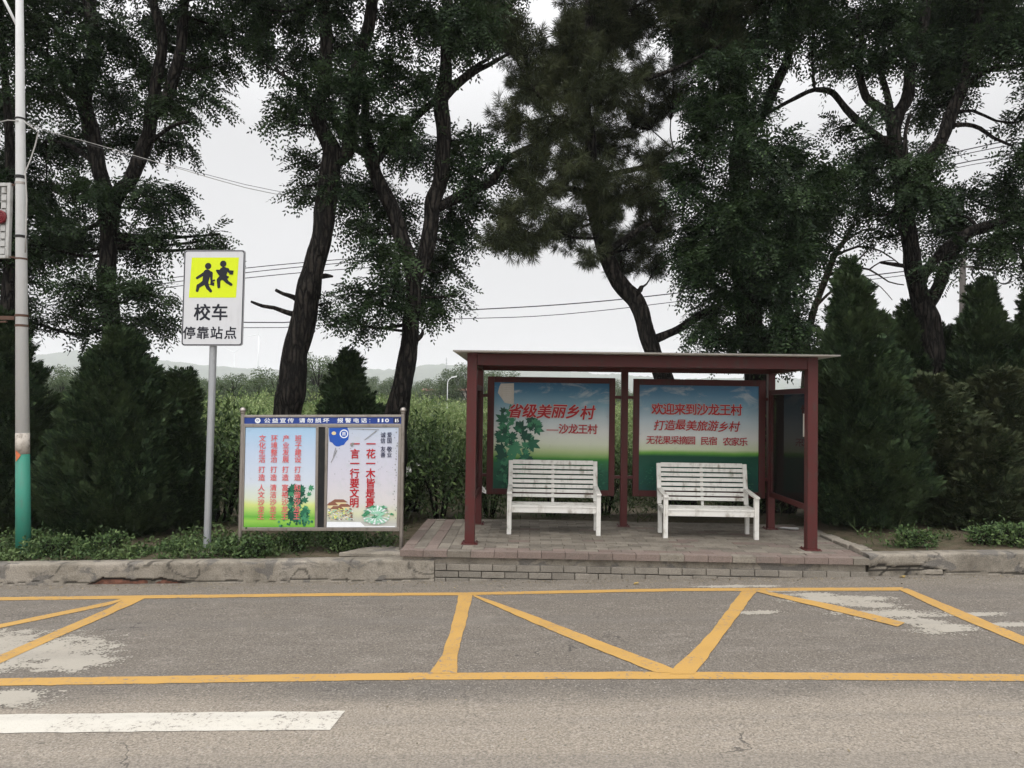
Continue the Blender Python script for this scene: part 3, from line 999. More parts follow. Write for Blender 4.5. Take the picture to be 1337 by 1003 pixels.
stain([(40, 850, 0.75, 0.55, 0), (-40, 848, 0.9, 0.65, 0), (95, 862, 0.4, 0.3, 0), (10, 912, 0.45, 0.22, 0)], 3.3)
stain([(1095, 783, 0.66, 0.20, 0), (1125, 790, 0.42, 0.20, 0), (1060, 777, 0.4, 0.1, 0), (1165, 803, 0.6, 0.17, 0), (1228, 820, 0.34, 0.2, 0), (1200, 812, 0.3, 0.12, 0), (1275, 803, 0.42, 0.09, 0), (1325, 816, 0.35, 0.09, 0)], 8.1)
stain([(960, 766, 0.5, 0.07, 0), (1020, 772, 0.45, 0.05, 0), (992, 800, 0.24, 0.08, 0)], 5.7)


def kerb(name, x0, x1, seed, y0=XK, bricks=(), crumbled=()):
    mb = MB(); n = int((x1 - x0) / 0.022) + 1
    prof = [(0.0, -0.06), (0.0, 0.0), (0.0, 0.012), (0.0, 0.024), (0.0, 0.036), (0.0, 0.048), (0.0, 0.06), (0.0, 0.072), (0.0, 0.085), (0.0, 0.10), (0.0, 0.115), (0.0, 0.13), (0.0, 0.16), (0.0, 0.19), (0.001, 0.225), (0.004, 0.245), (0.014, 0.254), (0.1, 0.256), (0.2, 0.252), (0.272, 0.247), (0.28, 0.20), (0.28, 0.0)]
    vs = []; fs = []; ex = []; ck = []
    for i in range(n):
        x = x0 + (x1 - x0) * i / (n - 1); rz = float(road_z(x))
        for (dy, h) in prof:
            v1 = mnoise.noise(Vector((x * 1.3 + seed, h * 3, seed))); v2 = mnoise.noise(Vector((x * 6, h * 14, seed + 4))); v3 = mnoise.noise(Vector((x * 22, h * 30 + dy * 30, seed)))
            e = 0.0; c = 0.0
            edge = 0.075 + 0.06 * mnoise.noise(Vector((x * 1.1, seed, 2))) + 0.03 * mnoise.noise(Vector((x * 7, seed, 9)))
            brk = mnoise.noise(Vector((x * 0.55 + seed * 2, 3.3, seed)))
            y = y0 + dy
            inb = max([min(x - a_, b_ - x) for a_, b_ in bricks] + [-1.0]); inc = max([min(x - a_, b_ - x) for a_, b_ in crumbled] + [-1.0])
            lim = edge * min(1.0, max(inb, inc) * 5.0 + 0.1) + (0.06 if inc > 0 else 0.0)
            if dy < 0.005 and max(inb, inc) > 0 and h < lim:
                e = 1.0 if inb > 0 and mnoise.noise(Vector((x * 6, seed, h * 12))) > -0.25 else 0.0
                y += 0.03 + 0.022 * v2; c = 0.15 + 0.3 * max(0, v2)
                if h > lim - 0.028 or (inc > 0 and (abs((x * 4.3 + v1) % 1 - 0.5) < 0.07 or abs(h - 0.07) < 0.013)): c = 0.95
            elif dy < 0.005 and abs(h - 0.028 - 0.03 * v1 - 0.012 * v2) < 0.004 + 0.016 * max(0.0, mnoise.noise(Vector((x * 2.3, seed, 1)))):
                c = 0.8; y += 0.012
            if abs(mnoise.noise(Vector((x * 1.7 + seed, h * 2.0 + 0.0, seed + 7)))) < 0.012 and dy < 0.2: c = max(c, 0.75)
            z = rz + h + (0.006 * v1 + 0.003 * v3 if h > 0.2 else 0)
            vs.append((x, y + 0.003 * v2 + 0.002 * v3 + 0.004 * v1, z)); ex.append(e); ck.append(c)
    m = len(prof)
    for i in range(n - 1):
        for k in range(m - 1):
            fs.append((i * m + k, (i + 1) * m + k, (i + 1) * m + k + 1, i * m + k + 1))
    fs.append(tuple(range(m - 1, -1, -1))); fs.append(tuple(range((n - 1) * m, n * m)))
    mb.add(vs, fs)
    o = mb.build(name, M['concrete'])
    for nm, dat in (('exposed', ex), ('crack', ck)):
        at = o.data.attributes.new(nm, 'FLOAT', 'POINT'); at.data.foreach_set('value', dat)
    o.data.polygons.foreach_set('use_smooth', [True] * (len(fs) - 2) + [False] * 2)
    return tag(o, kind='structure')


kerb('kerb', -16, -1.115, 5.2, bricks=((-5.35, -4.15), (-9.5, -8.2)))
kerb('kerb', 4.085, 16, 1.7, crumbled=((4.0, 5.0),), bricks=((7.0, 8.0),))
# return of the kerb running back along the end of the paved platform
rb = MB()
for i in range(14):
    a = 9.385 + i * 0.16
    o_ = 4.09 + 0.012 * math.sin(i * 2.1); t_ = 0.375 - 0.005 * i + 0.008 * math.sin(i * 1.3)
    rb.box((o_, a, 0.05), (o_ + 0.17, a + 0.157, t_))
o = rb.build('kerb', M['concrete'], bevel=0.012); tag(o, kind='structure')

# ---- paved platform
ZP = 0.32
PX0, PX1 = -1.53, 4.075
body = MB(); body.box((PX0 + 0.03, 9.13, -0.2), (PX1 - 0.02, 11.56, ZP - 0.028))
mort = M['concrete']
tag(body.build('pavement', mort), kind='structure')
bk = MB()
for row in range(5):
    h0 = ZP - 0.075 - 0.083 * row
    if row == 0: xa = PX0
    else: xa = -1.105
    x = xa - (0.14 if row % 2 and row else 0.0)
    if row == 0: continue
    while x < PX1 - 0.02:
        ln = 0.283 + rng.normal() * 0.006
        a, b = max(x, xa), min(x + ln, PX1)
        j = rng.normal() * 0.004
        if b - a > 0.04 and not (row == 4 and rng.random() < 0.35):
            zt_ = h0 - 0.004 + rng.normal() * 0.0015
            bk.box((a + 0.004, 9.085 + j, h0 - 0.077 + rng.normal() * 0.0015), (b - 0.004, 9.2, zt_))
        x += ln
tag(bk.build('pavement', M['brick'], bevel=0.006), kind='structure')
pg, pp = MB(), MB()
x = PX0
while x < PX1 - 0.05:                                       # coping: pinkish edging bricks
    ln = 0.285 + rng.normal() * 0.004
    b = min(x + ln, PX1)
    (pp if rng.random() < 0.8 else pg).box((x + 0.003, 9.068 + rng.normal() * 0.003, ZP - 0.072), (b - 0.003, 9.20, ZP + rng.normal() * 0.0015))
    x += ln
for ci, colr in enumerate('pgpgg'):
    y = 9.205 + (0.12 if ci % 2 else 0)
    xa = PX0 + 0.145 * ci
    yy = 9.205
    while yy < 11.55:
        ln = 0.26 if yy > 9.21 or ci % 2 == 0 else 0.13
        tgt = pp if colr == 'p' else pg
        tgt.box((xa + 0.003, yy + 0.003, ZP - 0.06), (xa + 0.142, min(yy + ln, 11.55) - 0.003, ZP + rng.normal() * 0.002))
        yy += ln
xa = PX0 + 0.145 * 5 + 0.002
row = 0; yy = 9.205
while yy < 11.5:
    x = xa - (0.14 if row % 2 else 0)
    while x < PX1 - 0.01:
        a, b = max(x, xa), min(x + 0.28, PX1)
        if b - a > 0.03:
            (pp if rng.random() < (0.5 if (row == 0 or a > PX1 - 0.5) else 0.06) else pg).box((a + 0.003, yy + 0.003, ZP - 0.06), (b - 0.003, yy + 0.132, ZP + rng.normal() * 0.002))
        x += 0.28
    yy += 0.135; row += 1
tag(pg.build('pavement', M['paver_grey'], bevel=0.004), kind='structure')
tag(pp.build('pavement', M['paver_pink'], bevel=0.004), kind='structure')

# ================================================================== BUS SHELTER
YF, YR = 9.59, 11.17
XL, XR = -0.727, 3.575
ZT = 2.745
sh = thing('bus_shelter', 'dark red steel bus shelter with pale flat roof on the brick platform', 'bus shelter', ((XL + XR) / 2, (YF + YR) / 2, ZP))


def post(x, y, wd, z1):
    m = MB(); m.box((x - wd / 2, y - wd / 2, ZP), (x + wd / 2, y + wd / 2, z1))
    m.box((x - wd / 2 - 0.042, y - wd / 2 - 0.042, ZP), (x + wd / 2 + 0.042, y + wd / 2 + 0.042, ZP + 0.011))
    for sx_ in (-1, 1):
        for sy_ in (-1, 1):
            q_ = (x + sx_ * (wd / 2 + 0.022), y + sy_ * (wd / 2 + 0.022))
            m.tube([(q_[0], q_[1], ZP + 0.0115), (q_[0], q_[1], ZP + 0.026)], 0.011, 6)
    return m.build('post', M['red_steel'], sh, bevel=0.004)


for x in (XL, XR): post(x, YF, 0.125, ZT)
XM = PY(814.5, 600, YR)[0]
for x in (XL, XM, XR): post(x, YR, 0.10, ZT - 0.02)
hb = 0.063
fb = MB(); fb.box((XL + hb, YF - 0.05, ZT - 0.155), (XR - hb, YF + 0.05, ZT - 0.004)); fb.build('beam', M['red_steel'], sh, bevel=0.005)
fb = MB(); fb.box((XL + 0.051, YR - 0.04, ZT - 0.15), (XR - 0.051, YR + 0.04, ZT - 0.022)); fb.build('beam', M['red_steel'], sh, bevel=0.005)
for x in (XL, XR):
    fb = MB(); fb.box((x - 0.045, YF + hb, ZT - 0.15), (x + 0.045, YR - 0.05, ZT - 0.01)); fb.build('beam', M['red_steel'], sh, bevel=0.005)
for x in (0.35, 1.42, 2.5):
    fb = MB(); fb.box((x - 0.025, YF + 0.05, ZT - 0.08), (x + 0.025, YR - 0.042, ZT - 0.012)); fb.build('rafter', M['red_steel'], sh, bevel=0.003)
rf = MB(); rf.box((-0.955, 9.35, ZT + 0.003), (3.84, 11.5, ZT + 0.017)); rf.build('roof', M['roof_sheet'], sh, bevel=0.004)
rt = MB()
for (a, b) in (((-0.955, 9.335), (3.84, 9.349)), ((-0.955, 11.501), (3.84, 11.515))):
    rt.box((a[0], a[1], ZT + 0.002), (b[0], b[1], ZT + 0.02))
rt.build('roof_edge', M['rust_grey'], sh)
# end panels
for x, nm in ((XL, 'left'), (XR, 'right')):
    z0_, z1_ = 0.80, 2.36
    fr = MB()
    for (za, zb_) in ((z0_, z0_ + 0.07), (z1_ - 0.07, z1_)):
        fr.box((x - 0.03, YF + hb, za), (x + 0.03, YR - 0.05, zb_))
    for ya in (YF + hb + 0.002, YR - 0.05 - 0.062):
        fr.box((x - 0.028, ya, z0_ + 0.071), (x + 0.028, ya + 0.06, z1_ - 0.071))
    pf_ = fr.build('panel_frame', M['red_steel'], sh, bevel=0.004)
    g = MB(); g.box((x - 0.004, YF + hb + 0.063, z0_ + 0.072), (x + 0.004, YR - 0.113, z1_ - 0.072))
    g.build('glass_panel', M['glass'], pf_)
    if nm == 'right':
        pa = MB(); pa.box((x - 0.010, YF + hb + 0.075, 1.73), (x - 0.0045, YF + hb + 0.19, 2.03))
        pa.build('notice_paper', M['paper'], pf_)
# poster panels
YS = YR - 0.045


def rect(px0, py0, px1, py1, Y):
    a = PY(px0, py0, Y); b = PY(px1, py1, Y)
    return a[0], b[2], b[0], a[2]                            # x0, z0, x1, z1


POST = {}
for key, fo, fi in (('village', (637, 491.5, 802, 648), (645.5, 499, 794.5, 640.5)), ('welcome', (827.5, 494.5, 999, 651), (835.2, 502.5, 990.5, 643))):
    x0, z0_, x1, z1_ = rect(*fo, YS); a0, b0, a1, b1 = rect(*fi, YS)
    f = MB()
    f.box((x0, YS, z0_), (a0, YS + 0.07, z1_)); f.box((a1, YS, z0_), (x1, YS + 0.07, z1_))
    f.box((a0 + 0.0005, YS + 0.002, z0_), (a1 - 0.0005, YS + 0.068, b0)); f.box((a0 + 0.0005, YS + 0.002, b1), (a1 - 0.0005, YS + 0.068, z1_))
    f.build('poster_frame', M['red_steel'], sh, bevel=0.004)
    POST[key] = (a0, b0, a1, b1)
a0 = PY(637, 520, YS)[0]; a1 = PY(802, 520, YS)[0]; a2 = PY(827.5, 520, YS)[0]; a3 = PY(999, 520, YS)[0]
for zz in (PY(815, 519, YR)[2], PY(815, 623, YR)[2]):
    for (s, e) in ((XL + 0.051, a0 - 0.001), (a1 + 0.001, XM - 0.051), (XM + 0.051, a2 - 0.001), (a3 + 0.001, XR - 0.051)):
        br = MB(); br.box((s, YS + 0.015, zz - 0.022), (e, YS + 0.055, zz + 0.022)); br.build('bracket', M['red_steel'], sh)
W4 = lambda r, g, b: (r, g, b, 1.0)
YP_ = YS + 0.018
PMB, PMAT, PO = {}, {}, {}
for key in POST:
    a0, b0, a1, b1 = POST[key]
    hgt = b1 - b0
    off = b0 - ZP
    if key == 'village':
        stops = [(0.0, W4(0.008, 0.07, 0.045)), (0.18, W4(0.012, 0.10, 0.05)), (0.26, W4(0.025, 0.15, 0.045)), (0.285, W4(0.055, 0.22, 0.04)), (0.31, W4(0.20, 0.36, 0.10)), (0.36, W4(0.42, 0.50, 0.25)), (0.43, W4(0.60, 0.64, 0.50)), (0.55, W4(0.64, 0.66, 0.63)), (0.68, W4(0.46, 0.56, 0.60)), (0.80, W4(0.21, 0.38, 0.48)), (0.92, W4(0.06, 0.20, 0.33)), (1.0, W4(0.03, 0.13, 0.25))]
    else:
        stops = [(0.0, W4(0.006, 0.055, 0.048)), (0.2, W4(0.009, 0.08, 0.052)), (0.325, W4(0.008, 0.062, 0.036)), (0.342, W4(0.05, 0.2, 0.03)), (0.362, W4(0.16, 0.36, 0.06)), (0.39, W4(0.55, 0.61, 0.40)), (0.5, W4(0.65, 0.66, 0.63)), (0.66, W4(0.47, 0.57, 0.62)), (0.8, W4(0.21, 0.37, 0.48)), (0.92, W4(0.08, 0.22, 0.36)), (1.0, W4(0.045, 0.15, 0.27))]
    mt = m_print('printed landscape ' + key, [(p_, fade(c_, 0.04, 0.0)) for p_, c_ in stops], 0.028, off, off + hgt, ((1.3, 1, 3.2), 1.6, (0.60, 0.62, 0.62, 1), 0.55, 0.9, 0.55))
    p = MB(); p.box((a0 + 0.0008, YP_, b0 + 0.0008), (a1 - 0.0008, YP_ + 0.02, b1 - 0.0008)); PMB[key] = p; PMAT[key] = mt
# field rows printed on the posters
fm = PMB['village']; fl = PMB['welcome']; fm.mi = fl.mi = 1
a0, b0, a1, b1 = POST['village']
hz = b0 + 0.27 * (b1 - b0); vx = a0 + 0.56 * (a1 - a0)
for k in range(-13, 14):
    t0, t1 = 0.05, 0.45
    xa, xb = vx + k * 0.035, vx + k * 0.085
    if a0 + 0.55 < xa < a1 - 0.02 and a0 + 0.5 < xb < a1 - 0.02:
        fm.poly([(xa - 0.004, YP_ - 0.0015, hz - 0.045), (xb - 0.010, YP_ - 0.0015, hz - 0.15), (xb + 0.010, YP_ - 0.0015, hz - 0.15), (xa + 0.004, YP_ - 0.0015, hz - 0.045)])
for k in range(160):
    x = rng.uniform(a0 + 0.35, a1 - 0.05); z = rng.uniform(b0 + 0.02, b0 + 0.26)
    fm.poly([(x, YP_ - 0.0015, z), (x + rng.uniform(0.03, 0.09), YP_ - 0.0015, z + 0.004), (x + 0.03, YP_ - 0.0015, z + rng.uniform(0.008, 0.02))])
c0, d0, c1, d1 = POST['welcome']
for k in range(420):
    x = rng.uniform(c0 + 0.01, c1 - 0.11); z = d0 + (d1 - d0) * rng.uniform(0.01, 0.25)
    fl.poly([(x, YP_ - 0.0015, z), (x + rng.uniform(0.02, 0.08), YP_ - 0.0015, z + rng.uniform(-0.01, 0.012)), (x + 0.03, YP_ - 0.0015, z + rng.uniform(0.008, 0.03))])
fx = fm; fx.mi = 2
for k in range(300):
    x = rng.uniform(a0 + 0.45, a1 - 0.09); z = b0 + (b1 - b0) * rng.uniform(0.01, 0.24)
    fx.poly([(x, YP_ - 0.0025, z), (x + rng.uniform(0.01, 0.06), YP_ - 0.0025, z + rng.uniform(-0.01, 0.012)), (x + 0.02, YP_ - 0.0025, z + rng.uniform(0.006, 0.018))])
fx = fl; fx.mi = 2
for k in range(260):
    x = rng.uniform(c0 + 0.01, c1 - 0.11); z = d0 + (d1 - d0) * rng.uniform(0.01, 0.24)
    fx.poly([(x, YP_ - 0.0025, z), (x + rng.uniform(0.01, 0.05), YP_ - 0.0025, z + rng.uniform(-0.01, 0.012)), (x + 0.02, YP_ - 0.0025, z + rng.uniform(0.006, 0.02))])
for key in PMB: PO[key] = PMB[key].build('poster', [PMAT[key], M['fig_b'], paint('printed crop green', (0.035, 0.16, 0.085, 1), 0.4, 0.05, streak=False)], sh)


# printed fig plant (lobed leaves)
def fig_leaf(mb, c, r, ang, yoff, lobes=5):
    pts = []
    n = 60
    for k in range(n):
        a = 2 * math.pi * k / n
        rr = 0.16
        for la, ll in ((0, 1.0), (0.72, 0.9), (-0.72, 0.9), (1.5, 0.68), (-1.5, 0.68), (2.4, 0.4), (-2.4, 0.4)):
            da = abs((a - la + math.pi) % (2 * math.pi) - math.pi)
            rr = max(rr, ll * max(0.0, 1 - (da / 0.52) ** 0.8 * 0.62) if da < 0.52 else 0.0)
        pts.append((rr * math.cos(a), rr * math.sin(a)))
    x0 = np.array(c, float)
    ca, sa = math.cos(ang), math.sin(ang)
    P = [(x0[0] + r * (ca * u - sa * v), x0[1] - yoff, x0[2] + r * (sa * u + ca * v)) for u, v in pts]
    cen = (x0[0] + r * 0.05 * ca, x0[1] - yoff, x0[2] + r * 0.05 * sa)
    vs = [cen] + P
    mb.add(vs, [(0, 1 + k, 1 + (k + 1) % n) for k in range(n)])


fp = MB()
leaves = [(654, 548, 17, 2.6), (668, 542, 19, 1.7), (690, 549, 16, 0.2), (700, 560, 15, -0.3), (662, 561, 18, 2.9), (678, 562, 19, 1.2), (692, 578, 20, -0.5), (672, 583, 22, -1.6), (656, 585, 16, 3.4), (684, 596, 20, -1.0), (664, 603, 22, -2.2), (652, 618, 14, -2.0), (668, 622, 18, -1.2), (680, 615, 15, -0.6), (656, 634, 13, -1.6), (648, 566, 10, 3.3), (668, 572, 13, 0.7), (697, 553, 12, 0.5), (652, 596, 16, 2.4), (660, 612, 17, 1.9), (672, 612, 16, 0.6), (653, 606, 14, 3.0), (664, 630, 16, 2.2), (654, 575, 15, 2.0), (683, 570, 16, 0.3), (650, 626, 12, 1.4), (676, 606, 14, -0.8)]
lay = 0
for (px, py, r, ang) in leaves:
    c = PY(px, py, YP_); rr = r * YP_ / FPX * 0.78
    c[0] = max(c[0], a0 + rr); c[2] = max(c[2], b0 + rr)
    fp.mi = lay % 3
    fig_leaf(fp, c, rr, ang, 0.003 + 0.00015 * lay, 5); lay += 1
    for j in range(4):
        c2 = c + np.array([rng.uniform(-0.75, 0.75) * rr, 0, rng.uniform(-0.75, 0.75) * rr]); r2 = rr * rng.uniform(0.35, 0.6)
        if c2[0] - r2 > a0 and c2[2] - r2 > b0:
            fp.mi = int(rng.integers(0, 3)); fig_leaf(fp, c2, r2, ang + rng.uniform(-1.5, 1.5), 0.003 + 0.00015 * lay, 5); lay += 1
fp.build('printed_plant', [M['fig_a'], M['fig_b'], M['fig_c']], PO['village'])
tp = MB()
tp.mi = 0
tp.slab([PY(px, py, YP_ - 0.006) for px, py in ((654, 501), (671, 500.5), (671, 528.5), (659, 526), (655, 520), (650, 513), (652, 505))], (0, 0.004, 0))
tpl = tp; tp.mi = 1
for k in range(8): 
    q = PY(657, 505 + k * 2.5, YP_ - 0.0075); tpl.box((q[0], q[1], q[2]), (q[0] + 0.10 + 0.03 * rng.random(), q[1] + 0.0005, q[2] + 0.006))
tp.build('torn_paper', [M['paper'], M['halo']], PO['village'])


def line_text(key, s, px0, px1, pyc, hpx, Y, bold, shear=0.0, hb_=0.02, jit=0.0, wd=1.0, dash=None):
    red, halo = MB(), MB()
    s = list(s); n = len(s)
    p0 = PY(px0, pyc, Y); p1 = PY(px1, pyc, Y)
    h = hpx * Y / FPX
    pitch = (p1[0] - p0[0]) / n
    for k, ch in enumerate(s):
        c = np.array([p0[0] + pitch * (k + 0.5), Y, (p0[2] + p1[2]) / 2 + rng.normal() * jit * h])
        r = rng.normal() * jit * 0.6
        put_char(red, ch, c, h * wd, h, bold=bold, shear=shear, rot=r)
        put_char(halo, ch, c + np.array([0, 0.0016, 0]), h * wd, h, bold=bold + hb_, shear=shear, rot=r)
    if dash:
        q, q1 = PY(dash[0], dash[2], Y), PY(dash[1], dash[2], Y)
        red.box((q[0], Y - 0.0004, q[2] - 0.006), (q1[0], Y, q[2] + 0.006))
        halo.box((q[0] - 0.008, Y + 0.0012, q[2] - 0.014), (q1[0] + 0.004, Y + 0.0016, q[2] + 0.014))
    halo.build('letter_edge', M['halo'], PO[key]); red.build('lettering', M['red_print'], PO[key])


YT = YP_ - 0.021
line_text('village', '省级美丽乡村', 664, 777, 537.5, 18, YT, 0.03, 0.22, 0.022, 0.05)
line_text('village', '沙龙王村', 729.5, 780, 560.5, 12.6, YT, 0.022, 0, 0.02, dash=(713.5, 729, 561.5))
line_text('welcome', '欢迎来到沙龙王村', 851, 969, 535, 14.6, YT, 0.03, 0, 0.022)
line_text('welcome', '打造最美旅游乡村', 854, 966, 556, 13.4, YT, 0.018, 0.18, 0.018, 0.04)
line_text('welcome', '无花果采摘园', 844, 908, 575, 10.8, YT, 0.014, 0, 0.018)
line_text('welcome', '民宿', 915, 936.5, 576, 10.8, YT, 0.014, 0, 0.018)
line_text('welcome', '农家乐', 944, 976, 577, 10.8, YT, 0.014, 0, 0.018)


# ================================================================== BENCHES
def make_bench(label, x, y):
    root = thing('bench', label, 'bench', (x, y, ZP), 0, 'white slatted benches in the shelter')
    LOCALS.add(root.name)
    w2, d2, m = 0.64, 0.225, M['bench_white']

    def P(name): return MB()
    for s in (-1, 1):
        xx = s * (w2 - 0.03)
        a = MB(); a.box((xx - 0.03, -d2 - 0.02, 0), (xx + 0.03, -d2 + 0.045, 0.545)); a.build('leg', m, root, bevel=0.004)
        a = MB(); a.box((xx - 0.027, d2 - 0.035, 0), (xx + 0.027, d2 + 0.02, 0.40)); a.build('leg', m, root, bevel=0.004)
        a = MB(); a.slab([(xx - 0.033, -d2 - 0.045, 0.546), (xx + 0.033, -d2 - 0.045, 0.546), (xx + 0.033, d2 + 0.055, 0.60), (xx - 0.033, d2 + 0.055, 0.60)], (0, 0, 0.028)); a.build('armrest', m, root, bevel=0.004)
        a = MB(); a.box((xx - 0.02, -d2 + 0.046, 0.32), (xx + 0.02, d2 - 0.036, 0.365)); a.build('side_rail', m, root, bevel=0.003)
    st = MB()
    st.box((-w2 + 0.061, -d2 - 0.012, 0.30), (w2 - 0.061, -d2 + 0.012, 0.372))
    for k in range(4):
        y0 = -d2 - 0.02 + k * 0.112
        st.box((-w2 + (0.062 if k == 0 else 0.0), y0, 0.3725), (w2 - (0.062 if k == 0 else 0.0), y0 + 0.094, 0.396))
    st.build('seat', m, root, bevel=0.004)
    bk_ = MB()

    def by(z): return d2 + 0.035 + (z - 0.40) * 0.20
    for s in (-1, 1):
        xx = s * (w2 - 0.03)
        bk_.bar((xx, by(0.401), 0.401), (xx, by(0.965), 0.965), 0.06, 0.04, up=(0, 1, 0.2))
    for k in range(8):
        z = 0.475 + k * 0.0665
        hh = 0.048 if k < 7 else 0.062
        if k == 7: z = 0.945
        bk_.bar((-w2 + 0.0605, by(z) - 0.004, z), (w2 - 0.0605, by(z) - 0.004, z), 0.022, hh, up=(0, 0.2, 1))
    bk_.bar((0, by(0.37) + 0.022, 0.37), (0, by(0.95) + 0.022, 0.95), 0.04, 0.018, up=(0, 1, 0.2))
    bk_.build('backrest', m, root, bevel=0.004)
    return root


b1 = make_bench('white slatted bench in front of the poster with the printed fig plant', 0.363, 10.33 + 0.215)
b2 = copy_tree(b1)
b2['label'] = 'white slatted bench in front of the poster with three lines of red writing'
b2.location = (2.48, 10.24 + 0.215, ZP)

# ================================================================== SCHOOL BUS SIGN
YSG = 9.72
sc_ = YSG / FPX
base = PY(267, 719, YSG); top = PY(278.5, 452, YSG)
gzb = float(ground_z(base[0], YSG))
sg = thing('bus_stop_sign', 'school bus stop sign, yellow square with two running figures on a galvanised pole', 'sign', (base[0], YSG, gzb))
zax = np.array(PY(280, 330, YSG)) - np.array(PY(268.5, 700, YSG)); zax[1] = 0; zax /= np.linalg.norm(zax)
pm = MB(); bp0 = np.array([base[0], YSG + 0.075, base[2]]); t_up = np.array([zax[0] / zax[2], 0, 1.0])
pm.tube([bp0 + t_up * (gzb - 0.2 - base[2]), bp0 + t_up * (PY(280, 345, YSG)[2] - base[2])], 0.046, 16)
pm.build('pole', M['galv'], sg, smooth=False)
fmn = MB(); 
fmn.ball((base[0] + 0.03, YSG - 0.02, gzb - 0.02), 0.17, 12, 7, 0.5); fmn.build('footing', M['concrete'], sg, smooth=True)
cen = PY(278.5, 389, YSG)
uz = zax; ux = np.array([1.0, 0, 0.012]); ux /= np.linalg.norm(ux)


def SG(u, v, off=0.0):                                         # u,v in photo pixels from the sign centre
    return cen + ux * u * sc_ + uz * (-v) * sc_ + np.array([0, -off, 0])


def rounded(wd, ht, r, n=6):
    pts = []
    for (cx_, cy_, a0_) in ((wd / 2 - r, -ht / 2 + r, -90), (wd / 2 - r, ht / 2 - r, 0), (-wd / 2 + r, ht / 2 - r, 90), (-wd / 2 + r, -ht / 2 + r, 180)):
        for k in range(n + 1):
            a = math.radians(a0_ + 90 * k / n); pts.append((cx_ + r * math.cos(a), cy_ + r * math.sin(a)))
    return pts


a = MB(); a.slab([SG(u, v, 0.0) for u, v in rounded(81.5, 127, 4)], (0, 0.02, 0)); a.build('sign_plate', M['sign_edge'], sg)
a = MB(); a.slab([SG(u, v, 0.003) for u, v in rounded(79.5, 125, 3.5)], (0, 0.0025, 0)); sf_ = a.build('sign_face', M['sign_white'], sg)
bd = MB()
r1, r2 = rounded(79.8, 125.4, 3.6), rounded(77.6, 123.2, 2.8)
for k in range(len(r1)):
    k2 = (k + 1) % len(r1)
    bd.poly([SG(*r1[k], 0.0045), SG(*r1[k2], 0.0045), SG(*r2[k2], 0.0045), SG(*r2[k], 0.0045)])
bd.build('sign_border', M['black_print'], sf_)


def z3(u, v):                                                    # zoomed crop of the sign -> pixels from its centre
    px, py = 220 + u / 6.267, 310 + v / 6.267
    return px - 278.5 - (389 - py) * 0.045 * 0.0, py - 389


a = MB(); yw = [(178, 160), (572, 160), (557, 494), (163, 494)]
a.slab([SG(*z3(u, v), 0.005) for u, v in yw], (0, 0.0015, 0)); a.build('yellow_panel', M['sign_yellow'], sf_)
kd = MB(); cnt = 0


def disc(u, v, r):
    global cnt; cnt += 1
    x, y = z3(u, v); kd.poly([SG(x + r / 6.267 * math.cos(t * math.pi / 12), y + r / 6.267 * math.sin(t * math.pi / 12), 0.006 + cnt * 0.0002) for t in range(24)])


def limb(p, q, r0, r1):
    global cnt; cnt += 1
    (x0, y0), (x1, y1) = z3(*p), z3(*q); d = math.atan2(y1 - y0, x1 - x0); pts = []
    for t in range(9):
        a_ = d + math.pi / 2 + math.pi * t / 8; pts.append((x0 + r0 / 6.267 * math.cos(a_), y0 + r0 / 6.267 * math.sin(a_)))
    for t in range(9):
        a_ = d - math.pi / 2 + math.pi * t / 8; pts.append((x1 + r1 / 6.267 * math.cos(a_), y1 + r1 / 6.267 * math.sin(a_)))
    kd.poly([SG(x, y, 0.006 + cnt * 0.0002) for x, y in pts])


disc(317, 231, 27)
for p in (((300, 285), (228, 330), 15, 11), ((310, 280), (340, 290), 17, 15), ((345, 290), (348, 345), 13, 10), ((310, 290), (298, 360), 32, 26), ((285, 370), (240, 400), 20, 15), ((240, 395), (232, 436), 15, 12), ((305, 375), (322, 415), 19, 15), ((322, 412), (345, 440), 15, 12), ((348, 360), (372, 350), 8, 8)): limb(*p)
cnt += 1; kd.poly([SG(*z3(u, v), 0.006 + cnt * 0.0002) for u, v in ((340, 362), (374, 368), (372, 398), (318, 382), (340, 380))])
disc(443, 213, 27)
for p in (((425, 275), (392, 270), 12, 9), ((435, 265), (480, 262), 20, 15), ((480, 262), (497, 282), 12, 10), ((450, 270), (440, 320), 32, 28), ((420, 335), (408, 350), 18, 16), ((408, 345), (412, 405), 15, 12), ((455, 335), (480, 362), 18, 14), ((478, 362), (515, 386), 14, 11), ((480, 330), (488, 322), 8, 7), ((397, 275), (415, 300), 10, 10), ((430, 300), (478, 325), 16, 12)): limb(*p)
cnt += 1; kd.poly([SG(*z3(u, v), 0.006 + cnt * 0.0002) for u, v in ((502, 266), (533, 270), (527, 304), (496, 302))])
kd.build('pictogram', M['black_print'], sf_)
lt = MB()
for ch, u in (('校', 279), ('车', 425)):
    x, y = z3(u, 618); put_char(lt, ch, SG(x, y, 0.0045), 21.5 * sc_, 21.5 * sc_, ux, uz, 0.028)
lt.build('lettering', M['black_print'], sf_); lt = MB()
for ch, u in (('停', 176), ('靠', 289), ('站', 404), ('点', 520)):
    x, y = z3(u, 788); put_char(lt, ch, SG(x, y, 0.0045), 16.3 * sc_, 16.3 * sc_, ux, uz, 0.026)
lt.build('lettering', M['black_print'], sf_)
for v in (-48, 40):
    cl = MB()
    c = SG(1.0 + v * -0.04, v, -0.03); cl.box((c[0] - 0.12, YSG + 0.0205, c[2] - 0.02), (c[0] + 0.12, YSG + 0.028, c[2] + 0.02))
    cl.torus((c[0], YSG + 0.075, c[2]), 0.05, 0.008, 'z', 16, 5)
    cl.build('clamp', M['galv'], sg)

